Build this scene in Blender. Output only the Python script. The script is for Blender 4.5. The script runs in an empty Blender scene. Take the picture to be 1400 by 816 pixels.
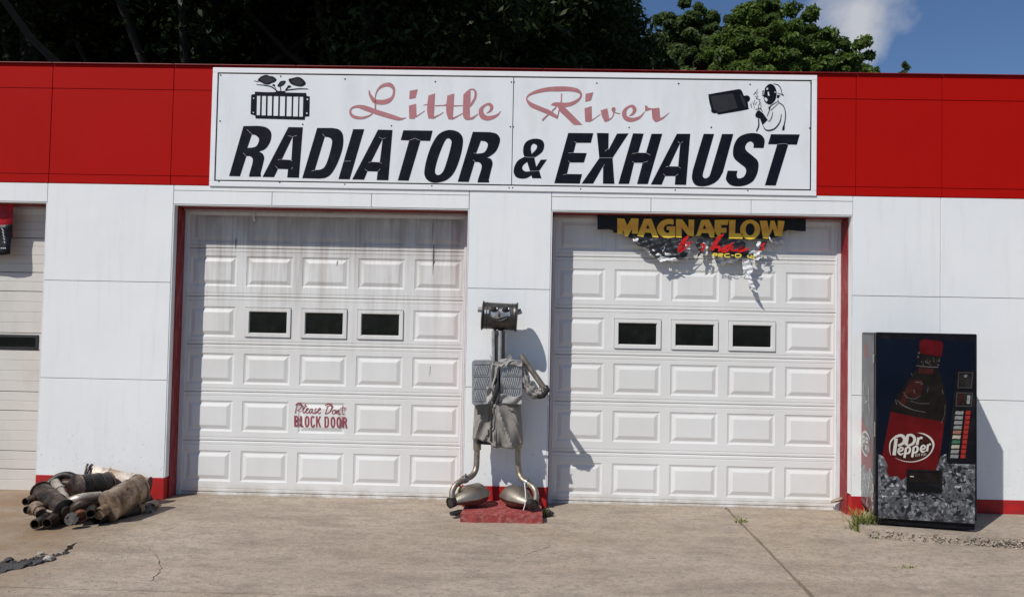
import bpy, math, random
import numpy as np
from mathutils import Vector, Matrix
from mathutils.geometry import tessellate_polygon
random.seed(11); RNG = np.random.default_rng(11)
S = bpy.context.scene
COL = S.collection

# ------------------------------------------------------------------ camera, sky, sun
F, CX, CY = 1080.0, 700.0, 408.0            # pixels of the 1400 x 816 photograph
CAM = Vector((0, -8.4, 1.88))
PITCH, YAW, ROLL = math.radians(1.96), math.radians(1.3), math.radians(1.15)
FW = Vector((-math.sin(YAW)*math.cos(PITCH), math.cos(YAW)*math.cos(PITCH), math.sin(PITCH)))
r0 = FW.cross(Vector((0, 0, 1))).normalized(); u0 = r0.cross(FW)
RT = r0*math.cos(ROLL)+u0*math.sin(ROLL); UP = u0*math.cos(ROLL)-r0*math.sin(ROLL)
cd = bpy.data.cameras.new('camera'); cam = bpy.data.objects.new('camera', cd); COL.objects.link(cam)
m = Matrix((RT, UP, -FW)).transposed().to_4x4(); m.translation = CAM; cam.matrix_world = m
cd.sensor_width = 36; cd.sensor_fit = 'HORIZONTAL'; cd.lens = 36*F/1400; cd.clip_end = 2000
S.camera = cam
SUNV = Vector((-.88, -1.0, 1.42)).normalized()    # towards the sun
SUN_EL = math.asin(SUNV.z); SUN_AZ = math.atan2(SUNV.x, SUNV.y)
W = bpy.data.worlds.new('World'); S.world = W; W.use_nodes = True
nt = W.node_tree; nt.nodes.clear()
N = nt.nodes.new
out = N('ShaderNodeOutputWorld'); bg = N('ShaderNodeBackground'); sky = N('ShaderNodeTexSky')
sky.sky_type = 'NISHITA'; sky.sun_disc = False; sky.sun_elevation = SUN_EL; sky.sun_rotation = SUN_AZ
sky.air_density = 1.0; sky.dust_density = 0.1; sky.ozone_density = 6.0
tc = N('ShaderNodeTexCoord'); nz = N('ShaderNodeTexNoise'); nz.inputs['Scale'].default_value = 3.2; nz.inputs['Detail'].default_value = 8; nz.inputs['Roughness'].default_value = .58
mp = N('ShaderNodeMapping'); mp.inputs['Location'].default_value = (.35, 1.7, .2)
rp = N('ShaderNodeValToRGB'); rp.color_ramp.elements[0].position = .62; rp.color_ramp.elements[1].position = .84
mix = N('ShaderNodeMix'); mix.data_type = 'RGBA'; mix.inputs[7].default_value = (7.6, 7.9, 8.6, 1)
nt.links.new(tc.outputs['Generated'], mp.inputs['Vector']); nt.links.new(mp.outputs[0], nz.inputs['Vector'])
# one cumulus stands above the right end of the roof: noise-broken puff round its direction
cdir = (FW + RT*(1172-CX)/F - UP*(34-CY)/F).normalized()
dist = N('ShaderNodeVectorMath'); dist.operation = 'DISTANCE'; dist.inputs[1].default_value = cdir
nrm = N('ShaderNodeVectorMath'); nrm.operation = 'NORMALIZE'
nt.links.new(tc.outputs['Generated'], nrm.inputs[0]); nt.links.new(nrm.outputs[0], dist.inputs[0])
nz2 = N('ShaderNodeTexNoise'); nz2.inputs['Scale'].default_value = 20; nz2.inputs['Detail'].default_value = 6
nt.links.new(nrm.outputs[0], nz2.inputs['Vector'])
puff = N('ShaderNodeMapRange'); puff.inputs[1].default_value = .085; puff.inputs[2].default_value = .0; puff.inputs[3].default_value = 0; puff.inputs[4].default_value = .78
nt.links.new(dist.outputs['Value'], puff.inputs[0])
pa = N('ShaderNodeMath'); pa.operation = 'ADD'; nt.links.new(puff.outputs[0], pa.inputs[0]); nt.links.new(nz2.outputs['Fac'], pa.inputs[1])
pm = N('ShaderNodeMapRange'); pm.inputs[1].default_value = .72; pm.inputs[2].default_value = 1.22; pm.inputs[4].default_value = 1.0; nt.links.new(pa.outputs[0], pm.inputs[0])
mx = N('ShaderNodeMath'); mx.operation = 'MAXIMUM'
nt.links.new(nz.outputs['Fac'], rp.inputs[0]); 
half = N('ShaderNodeMath'); half.operation = 'MULTIPLY'; half.inputs[1].default_value = .35; nt.links.new(rp.outputs[0], half.inputs[0])
nt.links.new(half.outputs[0], mx.inputs[0]); nt.links.new(pm.outputs[0], mx.inputs[1])
nt.links.new(mx.outputs[0], mix.inputs[0]); tint = N('ShaderNodeMix'); tint.data_type = 'RGBA'; tint.blend_type = 'MULTIPLY'; tint.inputs[0].default_value = 1; tint.inputs[7].default_value = (1.0, 1.05, 1.14, 1)
nt.links.new(sky.outputs[0], tint.inputs[6]); nt.links.new(tint.outputs[2], mix.inputs[6]); nt.links.new(mix.outputs[2], bg.inputs[0])
bg.inputs[1].default_value = .068
nt.links.new(bg.outputs[0], out.inputs[0])
sd = bpy.data.lights.new('sun', 'SUN'); sd.energy = 4.0; sd.angle = math.radians(.53); sd.color = (1, .965, .915)
sun = bpy.data.objects.new('sun', sd); COL.objects.link(sun); sun.rotation_euler = SUNV.to_track_quat('Z', 'Y').to_euler(); sun.location = (-8, -10, 14)
S.view_settings.view_transform = 'Standard'; S.view_settings.look = 'None'; S.view_settings.exposure = 0; S.view_settings.gamma = 1
S.cycles.max_bounces = 8

# ------------------------------------------------------------------ from the photograph to the place
def ray(x, y): return FW + RT*((x-CX)/F) - UP*((y-CY)/F)
def P(x, y, Y=0.0):                               # point of the vertical plane at depth Y
    d = ray(x, y); return CAM + d*((Y-CAM.y)/d.y)
GZ, GS = -.03, .02
def gz(Y): return GZ + GS*min(Y, 0)
def G(x, y, dz=0.0):                              # point of the ground
    d = ray(x, y); t = (GZ+dz+GS*CAM.y-CAM.z)/(d.z-GS*d.y); p = CAM+d*t
    return p
def Gz(x, y, z):
    d = ray(x, y); return CAM+d*((z-CAM.z)/d.z)
def Z(ox, oy, s, Y): return lambda x, y: P(ox+x/s, oy+y/s, Y)

# ------------------------------------------------------------------ materials
def new_mat(name):
    mt = bpy.data.materials.new(name); mt.use_nodes = True
    return mt, mt.node_tree, mt.node_tree.nodes['Principled BSDF']
def noise(nt, vec, scale, detail=4, rough=.55):
    n = nt.nodes.new('ShaderNodeTexNoise'); n.inputs['Scale'].default_value = scale; n.inputs['Detail'].default_value = detail; n.inputs['Roughness'].default_value = rough
    nt.links.new(vec, n.inputs['Vector']); return n.outputs['Fac']
def ramp(nt, fac, stops):
    r = nt.nodes.new('ShaderNodeValToRGB'); e = r.color_ramp.elements
    while len(e) < len(stops): e.new(.5)
    for k, (p, c) in enumerate(stops): e[k].position = p; e[k].color = (*c, 1) if len(c) == 3 else c
    nt.links.new(fac, r.inputs[0]); return r.outputs[0]
def mixc(nt, fac, a, b, mode='MIX'):
    x = nt.nodes.new('ShaderNodeMix'); x.data_type = 'RGBA'; x.blend_type = mode
    for sock, v in ((0, fac), (6, a), (7, b)):
        if isinstance(v, (int, float)): x.inputs[sock].default_value = v
        elif isinstance(v, tuple): x.inputs[sock].default_value = (*v[:3], 1)
        else: nt.links.new(v, x.inputs[sock])
    return x.outputs[2]
def pos(nt, sc=(1, 1, 1)):
    g = nt.nodes.new('ShaderNodeNewGeometry'); mpn = nt.nodes.new('ShaderNodeMapping'); mpn.inputs['Scale'].default_value = sc
    nt.links.new(g.outputs['Position'], mpn.inputs['Vector']); return mpn.outputs[0]
def bump(nt, bs, h, strength, dist=.01):
    b = nt.nodes.new('ShaderNodeBump'); b.inputs['Strength'].default_value = strength; b.inputs['Distance'].default_value = dist
    nt.links.new(h, b.inputs['Height']); nt.links.new(b.outputs[0], bs.inputs['Normal'])
def MAT(name, col, rough=.5, metal=0, var=.12, scale=6, bmp=0, bscale=60, dirt=None, dirt_amt=.5, dscale=3, stretch=(1, 1, 1), coat=0):
    mt, t, b = new_mat(name)
    v = pos(t, stretch)
    n1 = noise(t, v, scale, 5)
    c = ramp(t, n1, [(.25, tuple(x*(1-var) for x in col)), (.75, tuple(min(1, x*(1+var)) for x in col))])
    if dirt:
        n2 = noise(t, v, dscale, 7, .65)
        f = ramp(t, n2, [(.5, (0, 0, 0)), (.72, (dirt_amt,)*3)])
        c = mixc(t, f, c, dirt)
    t.links.new(c, b.inputs['Base Color']); b.inputs['Roughness'].default_value = rough; b.inputs['Metallic'].default_value = metal
    if coat: b.inputs['Coat Weight'].default_value = coat
    if bmp: bump(t, b, noise(t, v, bscale, 4), bmp)
    return mt
M = {}
def white_wall():
    mt, t, b = new_mat('white_wall_paint')
    v = pos(t); vs = pos(t, (9, 1, .7))
    c = ramp(t, noise(t, v, 1.3, 5), [(.3, (.775, .79, .78)), (.7, (.82, .83, .815))])
    c = mixc(t, ramp(t, noise(t, vs, 1.4, 6, .7), [(.52, (0, 0, 0)), (.8, (.34,)*3)]), c, (.6, .58, .53))
    c = mixc(t, ramp(t, noise(t, v, 38, 3), [(.70, (0, 0, 0)), (.76, (.55,)*3)]), c, (.5, .5, .49))
    # splashes of dirt near the foot of the wall
    sx = t.nodes.new('ShaderNodeSeparateXYZ'); t.links.new(v, sx.inputs[0])
    mr = t.nodes.new('ShaderNodeMapRange'); mr.inputs[1].default_value = 1.0; mr.inputs[2].default_value = 0; t.links.new(sx.outputs[2], mr.inputs[0])
    sp = ramp(t, noise(t, v, 24, 4, .7), [(.60, (0, 0, 0)), (.68, (1, 1, 1))])
    f = mixc(t, 1.0, mr.outputs[0], sp, 'MULTIPLY')
    c = mixc(t, f, c, (.42, .40, .37))
    t.links.new(c, b.inputs['Base Color']); b.inputs['Roughness'].default_value = .5
    bump(t, b, noise(t, v, 5, 5), .12, .02)
    return mt
M['white'] = white_wall()
M['trim'] = MAT('white_trim_paint', (.72, .73, .73), .45, var=.06, dirt=(.35, .32, .3), dirt_amt=.35, dscale=9, stretch=(4, 4, .6))
M['headboard'] = MAT('pinkish_old_header_paint', (.42, .34, .33), .6, var=.2, scale=8, dirt=(.2, .05, .05), dirt_amt=.8, dscale=7, stretch=(.6, 1, 3))
def red_mat(name, col, fade):
    mt, t, b = new_mat(name)
    v = pos(t); vs = pos(t, (6, 1, .8))
    c = ramp(t, noise(t, v, .8, 6), [(.3, tuple(x*.9 for x in col)), (.7, col)])
    c = mixc(t, ramp(t, noise(t, vs, 2.2, 6, .7), [(.5, (0, 0, 0)), (.85, (fade,)*3)]), c, (.5, .03, .025))
    c = mixc(t, ramp(t, noise(t, v, 30, 5, .7), [(.68, (0, 0, 0)), (.78, (.35,)*3)]), c, (.30, .03, .03))
    t.links.new(c, b.inputs['Base Color']); b.inputs['Roughness'].default_value = .7; b.inputs['Specular IOR Level'].default_value = .1
    bump(t, b, noise(t, v, 3, 5), .12, .02)
    return mt
M['red'] = red_mat('red_fascia_paint', (.40, .004, .002), .06)
M['redtrim'] = MAT('red_jamb_paint', (.22, .008, .010), .6, var=.25, scale=9, dirt=(.5, .30, .28), dirt_amt=.35, dscale=14, stretch=(2, 2, .4), bmp=.2)
M['redband'] = MAT('red_base_paint', (.40, .006, .006), .65, var=.2, scale=9, dirt=(.12, .03, .03), dirt_amt=.6, dscale=12, bmp=.15)
M['darkred'] = MAT('dark_red_cap', (.26, .015, .02), .5, var=.3, scale=12)
M['dark'] = MAT('dark_void', (.02, .02, .02), .8)
M['joint'] = MAT('grey_joint', (.20, .19, .185), .8)
def door_mat(name, dirty):
    mt, t, b = new_mat(name)
    v = pos(t); vs = pos(t, (7, 1, .55))
    c = ramp(t, noise(t, v, 1.1, 5), [(.3, (.69, .68, .645)), (.7, (.755, .75, .725))])
    sx = t.nodes.new('ShaderNodeSeparateXYZ'); t.links.new(v, sx.inputs[0])
    mr = t.nodes.new('ShaderNodeMapRange'); mr.inputs[1].default_value = 1.3; mr.inputs[2].default_value = 3.0; mr.inputs[3].default_value = .06; mr.inputs[4].default_value = 1.0
    t.links.new(sx.outputs[2], mr.inputs[0])
    st = ramp(t, noise(t, vs, 1.5, 8, .68), [(.42, (0, 0, 0)), (.72, (dirty,)*3)])
    f = mixc(t, 1.0, mr.outputs[0], st, 'MULTIPLY')
    c = mixc(t, f, c, (.30, .26, .22))
    # soot streaks that ran down from the top edge
    st2 = ramp(t, noise(t, pos(t, (26, 1, .3)), 1.0, 4, .6), [(.60, (0, 0, 0)), (.74, (dirty*.8,)*3)])
    mr2 = t.nodes.new('ShaderNodeMapRange'); mr2.inputs[1].default_value = 2.0; mr2.inputs[2].default_value = 3.1; t.links.new(sx.outputs[2], mr2.inputs[0])
    c = mixc(t, mixc(t, 1.0, mr2.outputs[0], st2, 'MULTIPLY'), c, (.13, .11, .095))
    mr4 = t.nodes.new('ShaderNodeMapRange'); mr4.inputs[1].default_value = 2.45; mr4.inputs[2].default_value = 3.0; mr4.inputs[4].default_value = dirty*.75; t.links.new(sx.outputs[2], mr4.inputs[0])
    c = mixc(t, mixc(t, 1.0, mr4.outputs[0], ramp(t, noise(t, pos(t, (3, 1, 1.4)), 1.6, 6, .6), [(.3, (.35,)*3), (.65, (1, 1, 1))]), 'MULTIPLY'), c, (.27, .23, .20))
    mr3 = t.nodes.new('ShaderNodeMapRange'); mr3.inputs[1].default_value = .10; mr3.inputs[2].default_value = -.05; t.links.new(sx.outputs[2], mr3.inputs[0])
    st3 = ramp(t, noise(t, v, 3.5, 6, .65), [(.40, (0, 0, 0)), (.62, (.85,)*3)])
    c = mixc(t, mixc(t, 1.0, mr3.outputs[0], st3, 'MULTIPLY'), c, (.33, .25, .16))
    t.links.new(c, b.inputs['Base Color']); b.inputs['Roughness'].default_value = .45
    bump(t, b, noise(t, v, 4, 4), .06, .02)
    return mt
M['door_dirty'] = door_mat('grimy_white_door_enamel', .85)
M['door_clean'] = door_mat('white_door_enamel', .14)
M['rib'] = MAT('cream_ribbed_steel', (.64, .61, .55), .45, var=.06, scale=2, dirt=(.4, .36, .3), dirt_amt=.3, dscale=3, stretch=(1, 1, .5))
M['glass'] = MAT('dark_window_glass', (.006, .007, .006), .1, var=.4, scale=8, dirt=(.022, .022, .02), dirt_amt=.5, dscale=7)
M['rubber'] = MAT('black_rubber', (.02, .02, .022), .6, var=.3, scale=10)
M['glass'].node_tree.nodes['Principled BSDF'].inputs['Specular IOR Level'].default_value = .22
def concrete():
    mt, t, b = new_mat('stained_concrete')
    v = pos(t); vs = pos(t, (.45, 1.5, 1)); vd = pos(t, (.8, 2.2, 1))
    c = ramp(t, noise(t, vs, .9, 8, .62), [(.28, (.33, .262, .195)), (.5, (.41, .335, .255)), (.74, (.48, .40, .315))])
    c = mixc(t, ramp(t, noise(t, vd, 1.7, 7, .66), [(.47, (0, 0, 0)), (.70, (.72,)*3)]), c, (.19, .15, .112))
    c = mixc(t, ramp(t, noise(t, v, .55, 5, .6), [(.5, (0, 0, 0)), (.7, (.35,)*3)]), c, (.42, .29, .17))
    c = mixc(t, ramp(t, noise(t, pos(t, (1.2, 5, 1)), 2.6, 6, .7), [(.56, (0, 0, 0)), (.70, (.6,)*3)]), c, (.20, .16, .125))
    c = mixc(t, ramp(t, noise(t, pos(t, (.9, 3.4, 1)), 2.1, 6, .7), [(.56, (0, 0, 0)), (.72, (.45,)*3)]), c, (.47, .40, .32))
    c = mixc(t, ramp(t, noise(t, v, 90, 3, .7), [(.35, (.5,)*3), (.52, (0, 0, 0))]), c, (.25, .20, .15))
    c = mixc(t, ramp(t, noise(t, v, 150, 2, .7), [(.60, (0, 0, 0)), (.70, (.55,)*3)]), c, (.52, .45, .36))
    c = mixc(t, ramp(t, noise(t, pos(t, (9, 13, 1)), 1.6, 4, .7), [(.665, (0, 0, 0)), (.70, (.75,)*3)]), c, (.12, .095, .07))
    c = mixc(t, ramp(t, noise(t, pos(t, (1, 1.6, 1)), 9, 6, .72), [(.48, (0, 0, 0)), (.64, (.6,)*3)]), c, (.215, .175, .138))
    c = mixc(t, ramp(t, noise(t, pos(t, (1, 1.5, 1)), 26, 4, .75), [(.52, (0, 0, 0)), (.64, (.7,)*3)]), c, (.18, .145, .112))
    c = mixc(t, ramp(t, noise(t, pos(t, (1, 1.4, 1)), 40, 3, .75), [(.56, (0, 0, 0)), (.66, (.6,)*3)]), c, (.50, .43, .345))
    # brown mud washed over the left end of the apron
    sx = t.nodes.new('ShaderNodeSeparateXYZ'); t.links.new(v, sx.inputs[0])
    mr = t.nodes.new('ShaderNodeMapRange'); mr.inputs[1].default_value = -3.4; mr.inputs[2].default_value = -4.3; t.links.new(sx.outputs[0], mr.inputs[0])
    c = mixc(t, mixc(t, 1.0, mr.outputs[0], ramp(t, noise(t, v, 2.2, 6, .6), [(.3, (.3,)*3), (.6, (.9,)*3)]), 'MULTIPLY'), c, (.235, .155, .085))
    t.links.new(c, b.inputs['Base Color']); b.inputs['Roughness'].default_value = .85
    h = mixc(t, .5, noise(t, v, 22, 6, .7), noise(t, v, 120, 3, .7))
    bump(t, b, h, .55, .012)
    return mt
M['concrete'] = concrete()
M['aggregate'] = MAT('exposed_aggregate', (.37, .32, .255), .9, var=.45, scale=42, bmp=.6, bscale=40, dirt=(.16, .13, .10), dirt_amt=.7, dscale=30)
M['asphalt'] = MAT('old_asphalt', (.055, .052, .05), .9, var=.5, scale=60, bmp=1.0, bscale=50)
M['soil'] = MAT('dark_joint_soil', (.07, .055, .04), .95, var=.5, scale=20, bmp=.6)
M['rubble'] = MAT('broken_concrete', (.36, .33, .28), .9, var=.4, scale=30, bmp=.8, bscale=40)
M['plinth'] = MAT('worn_red_concrete', (.29, .045, .04), .8, var=.25, scale=20, bmp=.7, bscale=45, dirt=(.46, .32, .28), dirt_amt=.6, dscale=22)
M['sign'] = MAT('white_sign_board', (.77, .79, .79), .35, var=.03, scale=2, dirt=(.60, .61, .57), dirt_amt=.5, dscale=1.2, stretch=(2.2, 1, .7))
M['signframe'] = MAT('white_sign_frame', (.80, .81, .81), .4, var=.04)
M['navy'] = MAT('black_letter_vinyl', (.007, .008, .013), .45, var=.3, scale=12, dirt=(.016, .018, .026), dirt_amt=.7, dscale=9)
M['navy'].node_tree.nodes['Principled BSDF'].inputs['Specular IOR Level'].default_value = .12
M['grey_ink'] = MAT('charcoal_ink', (.03, .031, .036), .5, var=.2)
M['grey_ink'].node_tree.nodes['Principled BSDF'].inputs['Specular IOR Level'].default_value = .15
M['fadered'] = MAT('faded_red_vinyl', (.42, .165, .17), .5, var=.1, scale=9, dirt=(.5, .28, .27), dirt_amt=.5, dscale=11)
M['paintred'] = MAT('maroon_stencil_paint', (.30, .055, .07), .5, var=.3, scale=30)
M['ink_white'] = MAT('white_ink', (.75, .75, .73), .4, var=.05)
# ------------------------------------------------------------------ mesh builder
ORG = {}
class MB:
    def __init__(s): s.v = []; s.f = []
    def add(s, pts): i = len(s.v); s.v += [Vector(p) for p in pts]; return i
    def face(s, pts): i = s.add(pts); s.f.append(tuple(range(i, i+len(pts))))
    def box(s, x0, x1, y0, y1, z0, z1):
        i = s.add([(x0, y0, z0), (x1, y0, z0), (x1, y1, z0), (x0, y1, z0), (x0, y0, z1), (x1, y0, z1), (x1, y1, z1), (x0, y1, z1)])
        s.f += [tuple(i+k for k in q) for q in ((0, 1, 5, 4), (1, 2, 6, 5), (2, 3, 7, 6), (3, 0, 4, 7), (4, 5, 6, 7), (3, 2, 1, 0))]
    def hexa(s, lo, hi):                                   # two quads (bottom, top), counter-clockwise seen from above
        i = s.add(list(lo)+list(hi)); n = len(lo)
        s.f.append(tuple(i+k for k in range(n-1, -1, -1))); s.f.append(tuple(i+n+k for k in range(n)))
        for k in range(n): s.f.append((i+k, i+(k+1) % n, i+n+(k+1) % n, i+n+k))
    def poly(s, loops3d):                                  # flat polygon with holes
        flat = [p for l in loops3d for p in l]; i = s.add(flat)
        for t in tessellate_polygon([[Vector(p) for p in l] for l in loops3d]): s.f.append(tuple(i+k for k in t))
    def slab(s, loops2d, zt, zb):                          # horizontal polygon with holes, walls down every edge
        tf = zt if callable(zt) else (lambda x, y: zt); bf = zb if callable(zb) else (lambda x, y: zb)
        L = [[Vector((x, y, 0)) for x, y in l] for l in loops2d]
        flat = [p for l in L for p in l]; i = s.add([(p.x, p.y, tf(p.x, p.y)) for p in flat])
        for t in tessellate_polygon(L):
            a, b, c = (flat[k] for k in t)
            if (b-a).cross(c-a).z < 0: t = t[::-1]
            s.f.append(tuple(i+k for k in t))
        o = 0
        for l in L:
            n = len(l); j = s.add([(p.x, p.y, bf(p.x, p.y)) for p in l])
            for k in range(n): s.f.append((i+o+k, j+k, j+(k+1) % n, i+o+(k+1) % n))
            o += n
    def extr(s, loop3d, off):                              # flat outline given depth
        off = Vector(off); A = [Vector(p) for p in loop3d]; B = [p+off for p in A]; n = len(A)
        s.poly([A]); s.poly([B]); i = s.add(A+B)
        for k in range(n): s.f.append((i+k, i+(k+1) % n, i+n+(k+1) % n, i+n+k))
    def tube(s, pts, rad, seg=10, cap=True, flat=(1, 1), hollow=0):
        pts = [Vector(p) for p in pts]; n = len(pts)
        rad = [rad]*n if isinstance(rad, (int, float)) else rad
        ref = None; rings = []
        for k in range(n):
            t = (pts[min(k+1, n-1)]-pts[max(k-1, 0)]).normalized()
            if ref is None: ref = Vector((0, 0, 1)) if abs(t.z) < .9 else Vector((1, 0, 0))
            a = (ref-t*ref.dot(t)).normalized(); b = t.cross(a); ref = a
            rings.append(s.add([pts[k]+(a*math.cos(q)*flat[0]+b*math.sin(q)*flat[1])*rad[k] for q in (2*math.pi*j/seg for j in range(seg))]))
        for k in range(n-1):
            for j in range(seg): s.f.append((rings[k]+j, rings[k]+(j+1) % seg, rings[k+1]+(j+1) % seg, rings[k+1]+j))
        if hollow:
            for e, inn in ((0, 1), (n-1, n-2)):
                d = (pts[inn]-pts[e]).normalized()*min(.12, (pts[inn]-pts[e]).length*.9); c = pts[e]; R = [s.v[rings[e]+j]-c for j in range(seg)]
                i1 = s.add([c+r*hollow for r in R]); i2 = s.add([c+d+r*hollow*.95 for r in R])
                for j in range(seg):
                    s.f.append((rings[e]+j, rings[e]+(j+1) % seg, i1+(j+1) % seg, i1+j)); s.f.append((i1+j, i1+(j+1) % seg, i2+(j+1) % seg, i2+j))
                s.f.append(tuple(i2+j for j in range(seg)))
        elif cap:
            s.f.append(tuple(rings[0]+j for j in range(seg-1, -1, -1))); s.f.append(tuple(rings[-1]+j for j in range(seg)))
    def lathe(s, a, b, prof, seg=20, flat=(1, 1), ref=None):   # prof: (fraction along a->b, radius)
        a = Vector(a); b = Vector(b); t = (b-a).normalized(); ref = Vector(ref) if ref else (Vector((0, 0, 1)) if abs(t.z) < .9 else Vector((1, 0, 0)))
        u = (ref-t*ref.dot(t)).normalized(); w = t.cross(u); rings = []
        for f, r in prof:
            c = a+(b-a)*f; rings.append(s.add([c+(u*math.cos(q)*flat[0]+w*math.sin(q)*flat[1])*r for q in (2*math.pi*j/seg for j in range(seg))]))
        for k in range(len(prof)-1):
            for j in range(seg): s.f.append((rings[k]+j, rings[k]+(j+1) % seg, rings[k+1]+(j+1) % seg, rings[k+1]+j))
        s.f.append(tuple(rings[0]+j for j in range(seg-1, -1, -1))); s.f.append(tuple(rings[-1]+j for j in range(seg)))
    def grid(s, fn, nu, nv, closed=False):
        i = s.add([fn(u/nu, v/nv) for v in range(nv+1) for u in range(nu+1)])
        for v in range(nv):
            for u in range(nu): a = i+v*(nu+1)+u; s.f.append((a, a+1, a+nu+2, a+nu+1))
    def build(s, name, mat, parent=None, smooth=False, bevel=0, loc=None, fix=False, solid=0):
        me = bpy.data.meshes.new(name)
        o = bpy.data.objects.new(name, me); COL.objects.link(o)
        org = Vector(loc) if loc is not None else Vector((0, 0, 0))
        if parent is not None:
            o.parent = parent
            if loc is None: org = ORG[parent.name]
            ORG[o.name] = ORG[parent.name]
        elif loc is not None: o.location = org; ORG[o.name] = org
        else: ORG[o.name] = org
        me.from_pydata([tuple(p-org) for p in s.v], [], s.f); me.update()
        if fix:
            import bmesh
            bm = bmesh.new(); bm.from_mesh(me); bmesh.ops.remove_doubles(bm, verts=bm.verts, dist=1e-5); bmesh.ops.recalc_face_normals(bm, faces=bm.faces); bm.to_mesh(me); bm.free()
        me.materials.append(mat)
        if smooth:
            me.polygons.foreach_set('use_smooth', [True]*len(me.polygons)); me.update()
            try: me.set_sharp_from_angle(angle=math.radians(45))
            except Exception: pass
        if bevel:
            bv = o.modifiers.new('bevel', 'BEVEL'); bv.width = bevel; bv.segments = 2; bv.limit_method = 'ANGLE'
        if solid:
            sm = o.modifiers.new('thickness', 'SOLIDIFY'); sm.thickness = solid; sm.offset = 0
        return o
def tag(o, label=None, cat=None, group=None, kind=None):
    for k, v in (('label', label), ('category', cat), ('group', group), ('kind', kind)):
        if v: o[k] = v
    return o
def thing(name, label, cat, loc, group=None):
    o = bpy.data.objects.new(name, None); COL.objects.link(o); o.location = loc; o.empty_display_size = .2
    ORG[o.name] = Vector(loc); return tag(o, label, cat, group)
def crom(pts, n=6, closed=False):                          # Catmull-Rom through points of any dimension
    A = [np.array(p, float) for p in pts]; out_ = []; m_ = len(A)
    for k in range(m_ if closed else m_-1):
        p0 = A[(k-1) % m_] if (closed or k > 0) else A[0]*2-A[1]; p1 = A[k]; p2 = A[(k+1) % m_]
        p3 = A[(k+2) % m_] if (closed or k+2 < m_) else p2*2-p1
        for j in range(n):
            t = j/n; out_.append(.5*((2*p1)+(p2-p0)*t+(2*p0-5*p1+4*p2-p3)*t*t+(3*p1-p0-3*p2+p3)*t**3))
    if not closed: out_.append(A[-1])
    return out_
def outline(pts, n=5):                                     # (x,y) corner, (x,y,1) smooth
    m_ = len(pts); res = []
    for k in range(m_):
        p1, p2 = pts[k], pts[(k+1) % m_]; s1, s2 = len(p1) > 2, len(p2) > 2
        res.append((p1[0], p1[1]))
        if not (s1 or s2): continue
        a = np.array(p1[:2], float); b = np.array(p2[:2], float)
        p0 = np.array(pts[(k-1) % m_][:2], float) if s1 else a*2-b
        p3 = np.array(pts[(k+2) % m_][:2], float) if s2 else b*2-a
        for j in range(1, n):
            t = j/n; q = .5*((2*a)+(b-p0)*t+(2*p0-5*a+4*b-p3)*t*t+(3*a-p0-3*b+p3)*t**3); res.append((q[0], q[1]))
    return res
def fill(mb, mapf, loops): mb.poly([[mapf(x, y) for x, y in outline(l)] for l in loops])
def stroke(mb, mapf, pts, n=6, w=None, straight=False):
    pts = [p if len(p) > 2 else (p[0], p[1], w) for p in pts]
    C_ = [np.array(p, float) for p in pts] if straight or len(pts) < 3 else crom(pts, n)
    L, R_ = [], []
    for k, c in enumerate(C_):
        d = C_[min(k+1, len(C_)-1)][:2]-C_[max(k-1, 0)][:2]; d = d/(np.linalg.norm(d)+1e-9); nn = np.array([-d[1], d[0]])*c[2]/2
        L.append(mapf(*(c[:2]+nn))); R_.append(mapf(*(c[:2]-nn)))
    i = mb.add(L+R_); m_ = len(L)
    for k in range(m_-1): mb.f.append((i+k, i+k+1, i+m_+k+1, i+m_+k))

# ------------------------------------------------------------------ ground
def jag(a, b, n, amp, rnd=random):
    r = []
    for k in range(n):
        t = k/n; x = a[0]+(b[0]-a[0])*t; y = a[1]+(b[1]-a[1])*t
        l = math.hypot(b[0]-a[0], b[1]-a[1]); nx, ny = -(b[1]-a[1])/l, (b[0]-a[0])/l; q = rnd.uniform(-amp, amp) if k else 0
        r.append((x+nx*q, y+ny*q))
    return r
def g2(x, y): p = G(x, y); return (p.x, p.y)
mb = MB(); R = 600
mb.face([(-R, -R, -.30), (R, -R, -.30), (R, R, -.30), (-R, R, -.30)])
tag(mb.build('ground', M['asphalt']), kind='structure')
topz = lambda x, y: gz(y)
XJ, YJ = 2.125, -2.685
def crackhole(pts, w):                                    # thin ragged opening along a line
    L = []; R_ = []
    for k in range(len(pts)):
        a = Vector(pts[max(k-1, 0)]); b = Vector(pts[min(k+1, len(pts)-1)]); d = (b-a).normalized(); nn = Vector((-d.y, d.x))
        ww = w*(.15 if k in (0, len(pts)-1) else random.uniform(.5, 1.3)); p = Vector(pts[k]); L.append(p+nn*ww); R_.append(p-nn*ww)
    return [(p.x, p.y) for p in L]+[(p.x, p.y) for p in reversed(R_)]
def fine(px_pts, n=5, amp=.012):
    w_ = [g2(*p) for p in px_pts]; r = []
    for a, b in zip(w_, w_[1:]): r += jag(a, b, n, amp)
    return r+[w_[-1]]
crack1 = crackhole(fine([(172, 728), (186, 738), (204, 748), (216, 762), (222, 776), (214, 786), (204, 795)], 4), .0045)
crack2 = crackhole(fine([(106, 741), (96, 748), (86, 755), (72, 761)], 4, .02), .022)
crack3 = crackhole(fine([(760, 742), (735, 752), (716, 760)], 4), .003)
mb = MB()
mb.slab([[(-12, 1.2), (-12, YJ)]+jag((-12, YJ), (XJ-.012, YJ), 60, .006)[1:]+jag((XJ-.012, YJ), (XJ+.02, 1.2), 26, .007)+[(XJ+.02, 1.2)], crack1, crack2, crack3], topz, -.28)
tag(mb.build('apron_slab', M['concrete']), kind='structure')
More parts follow.
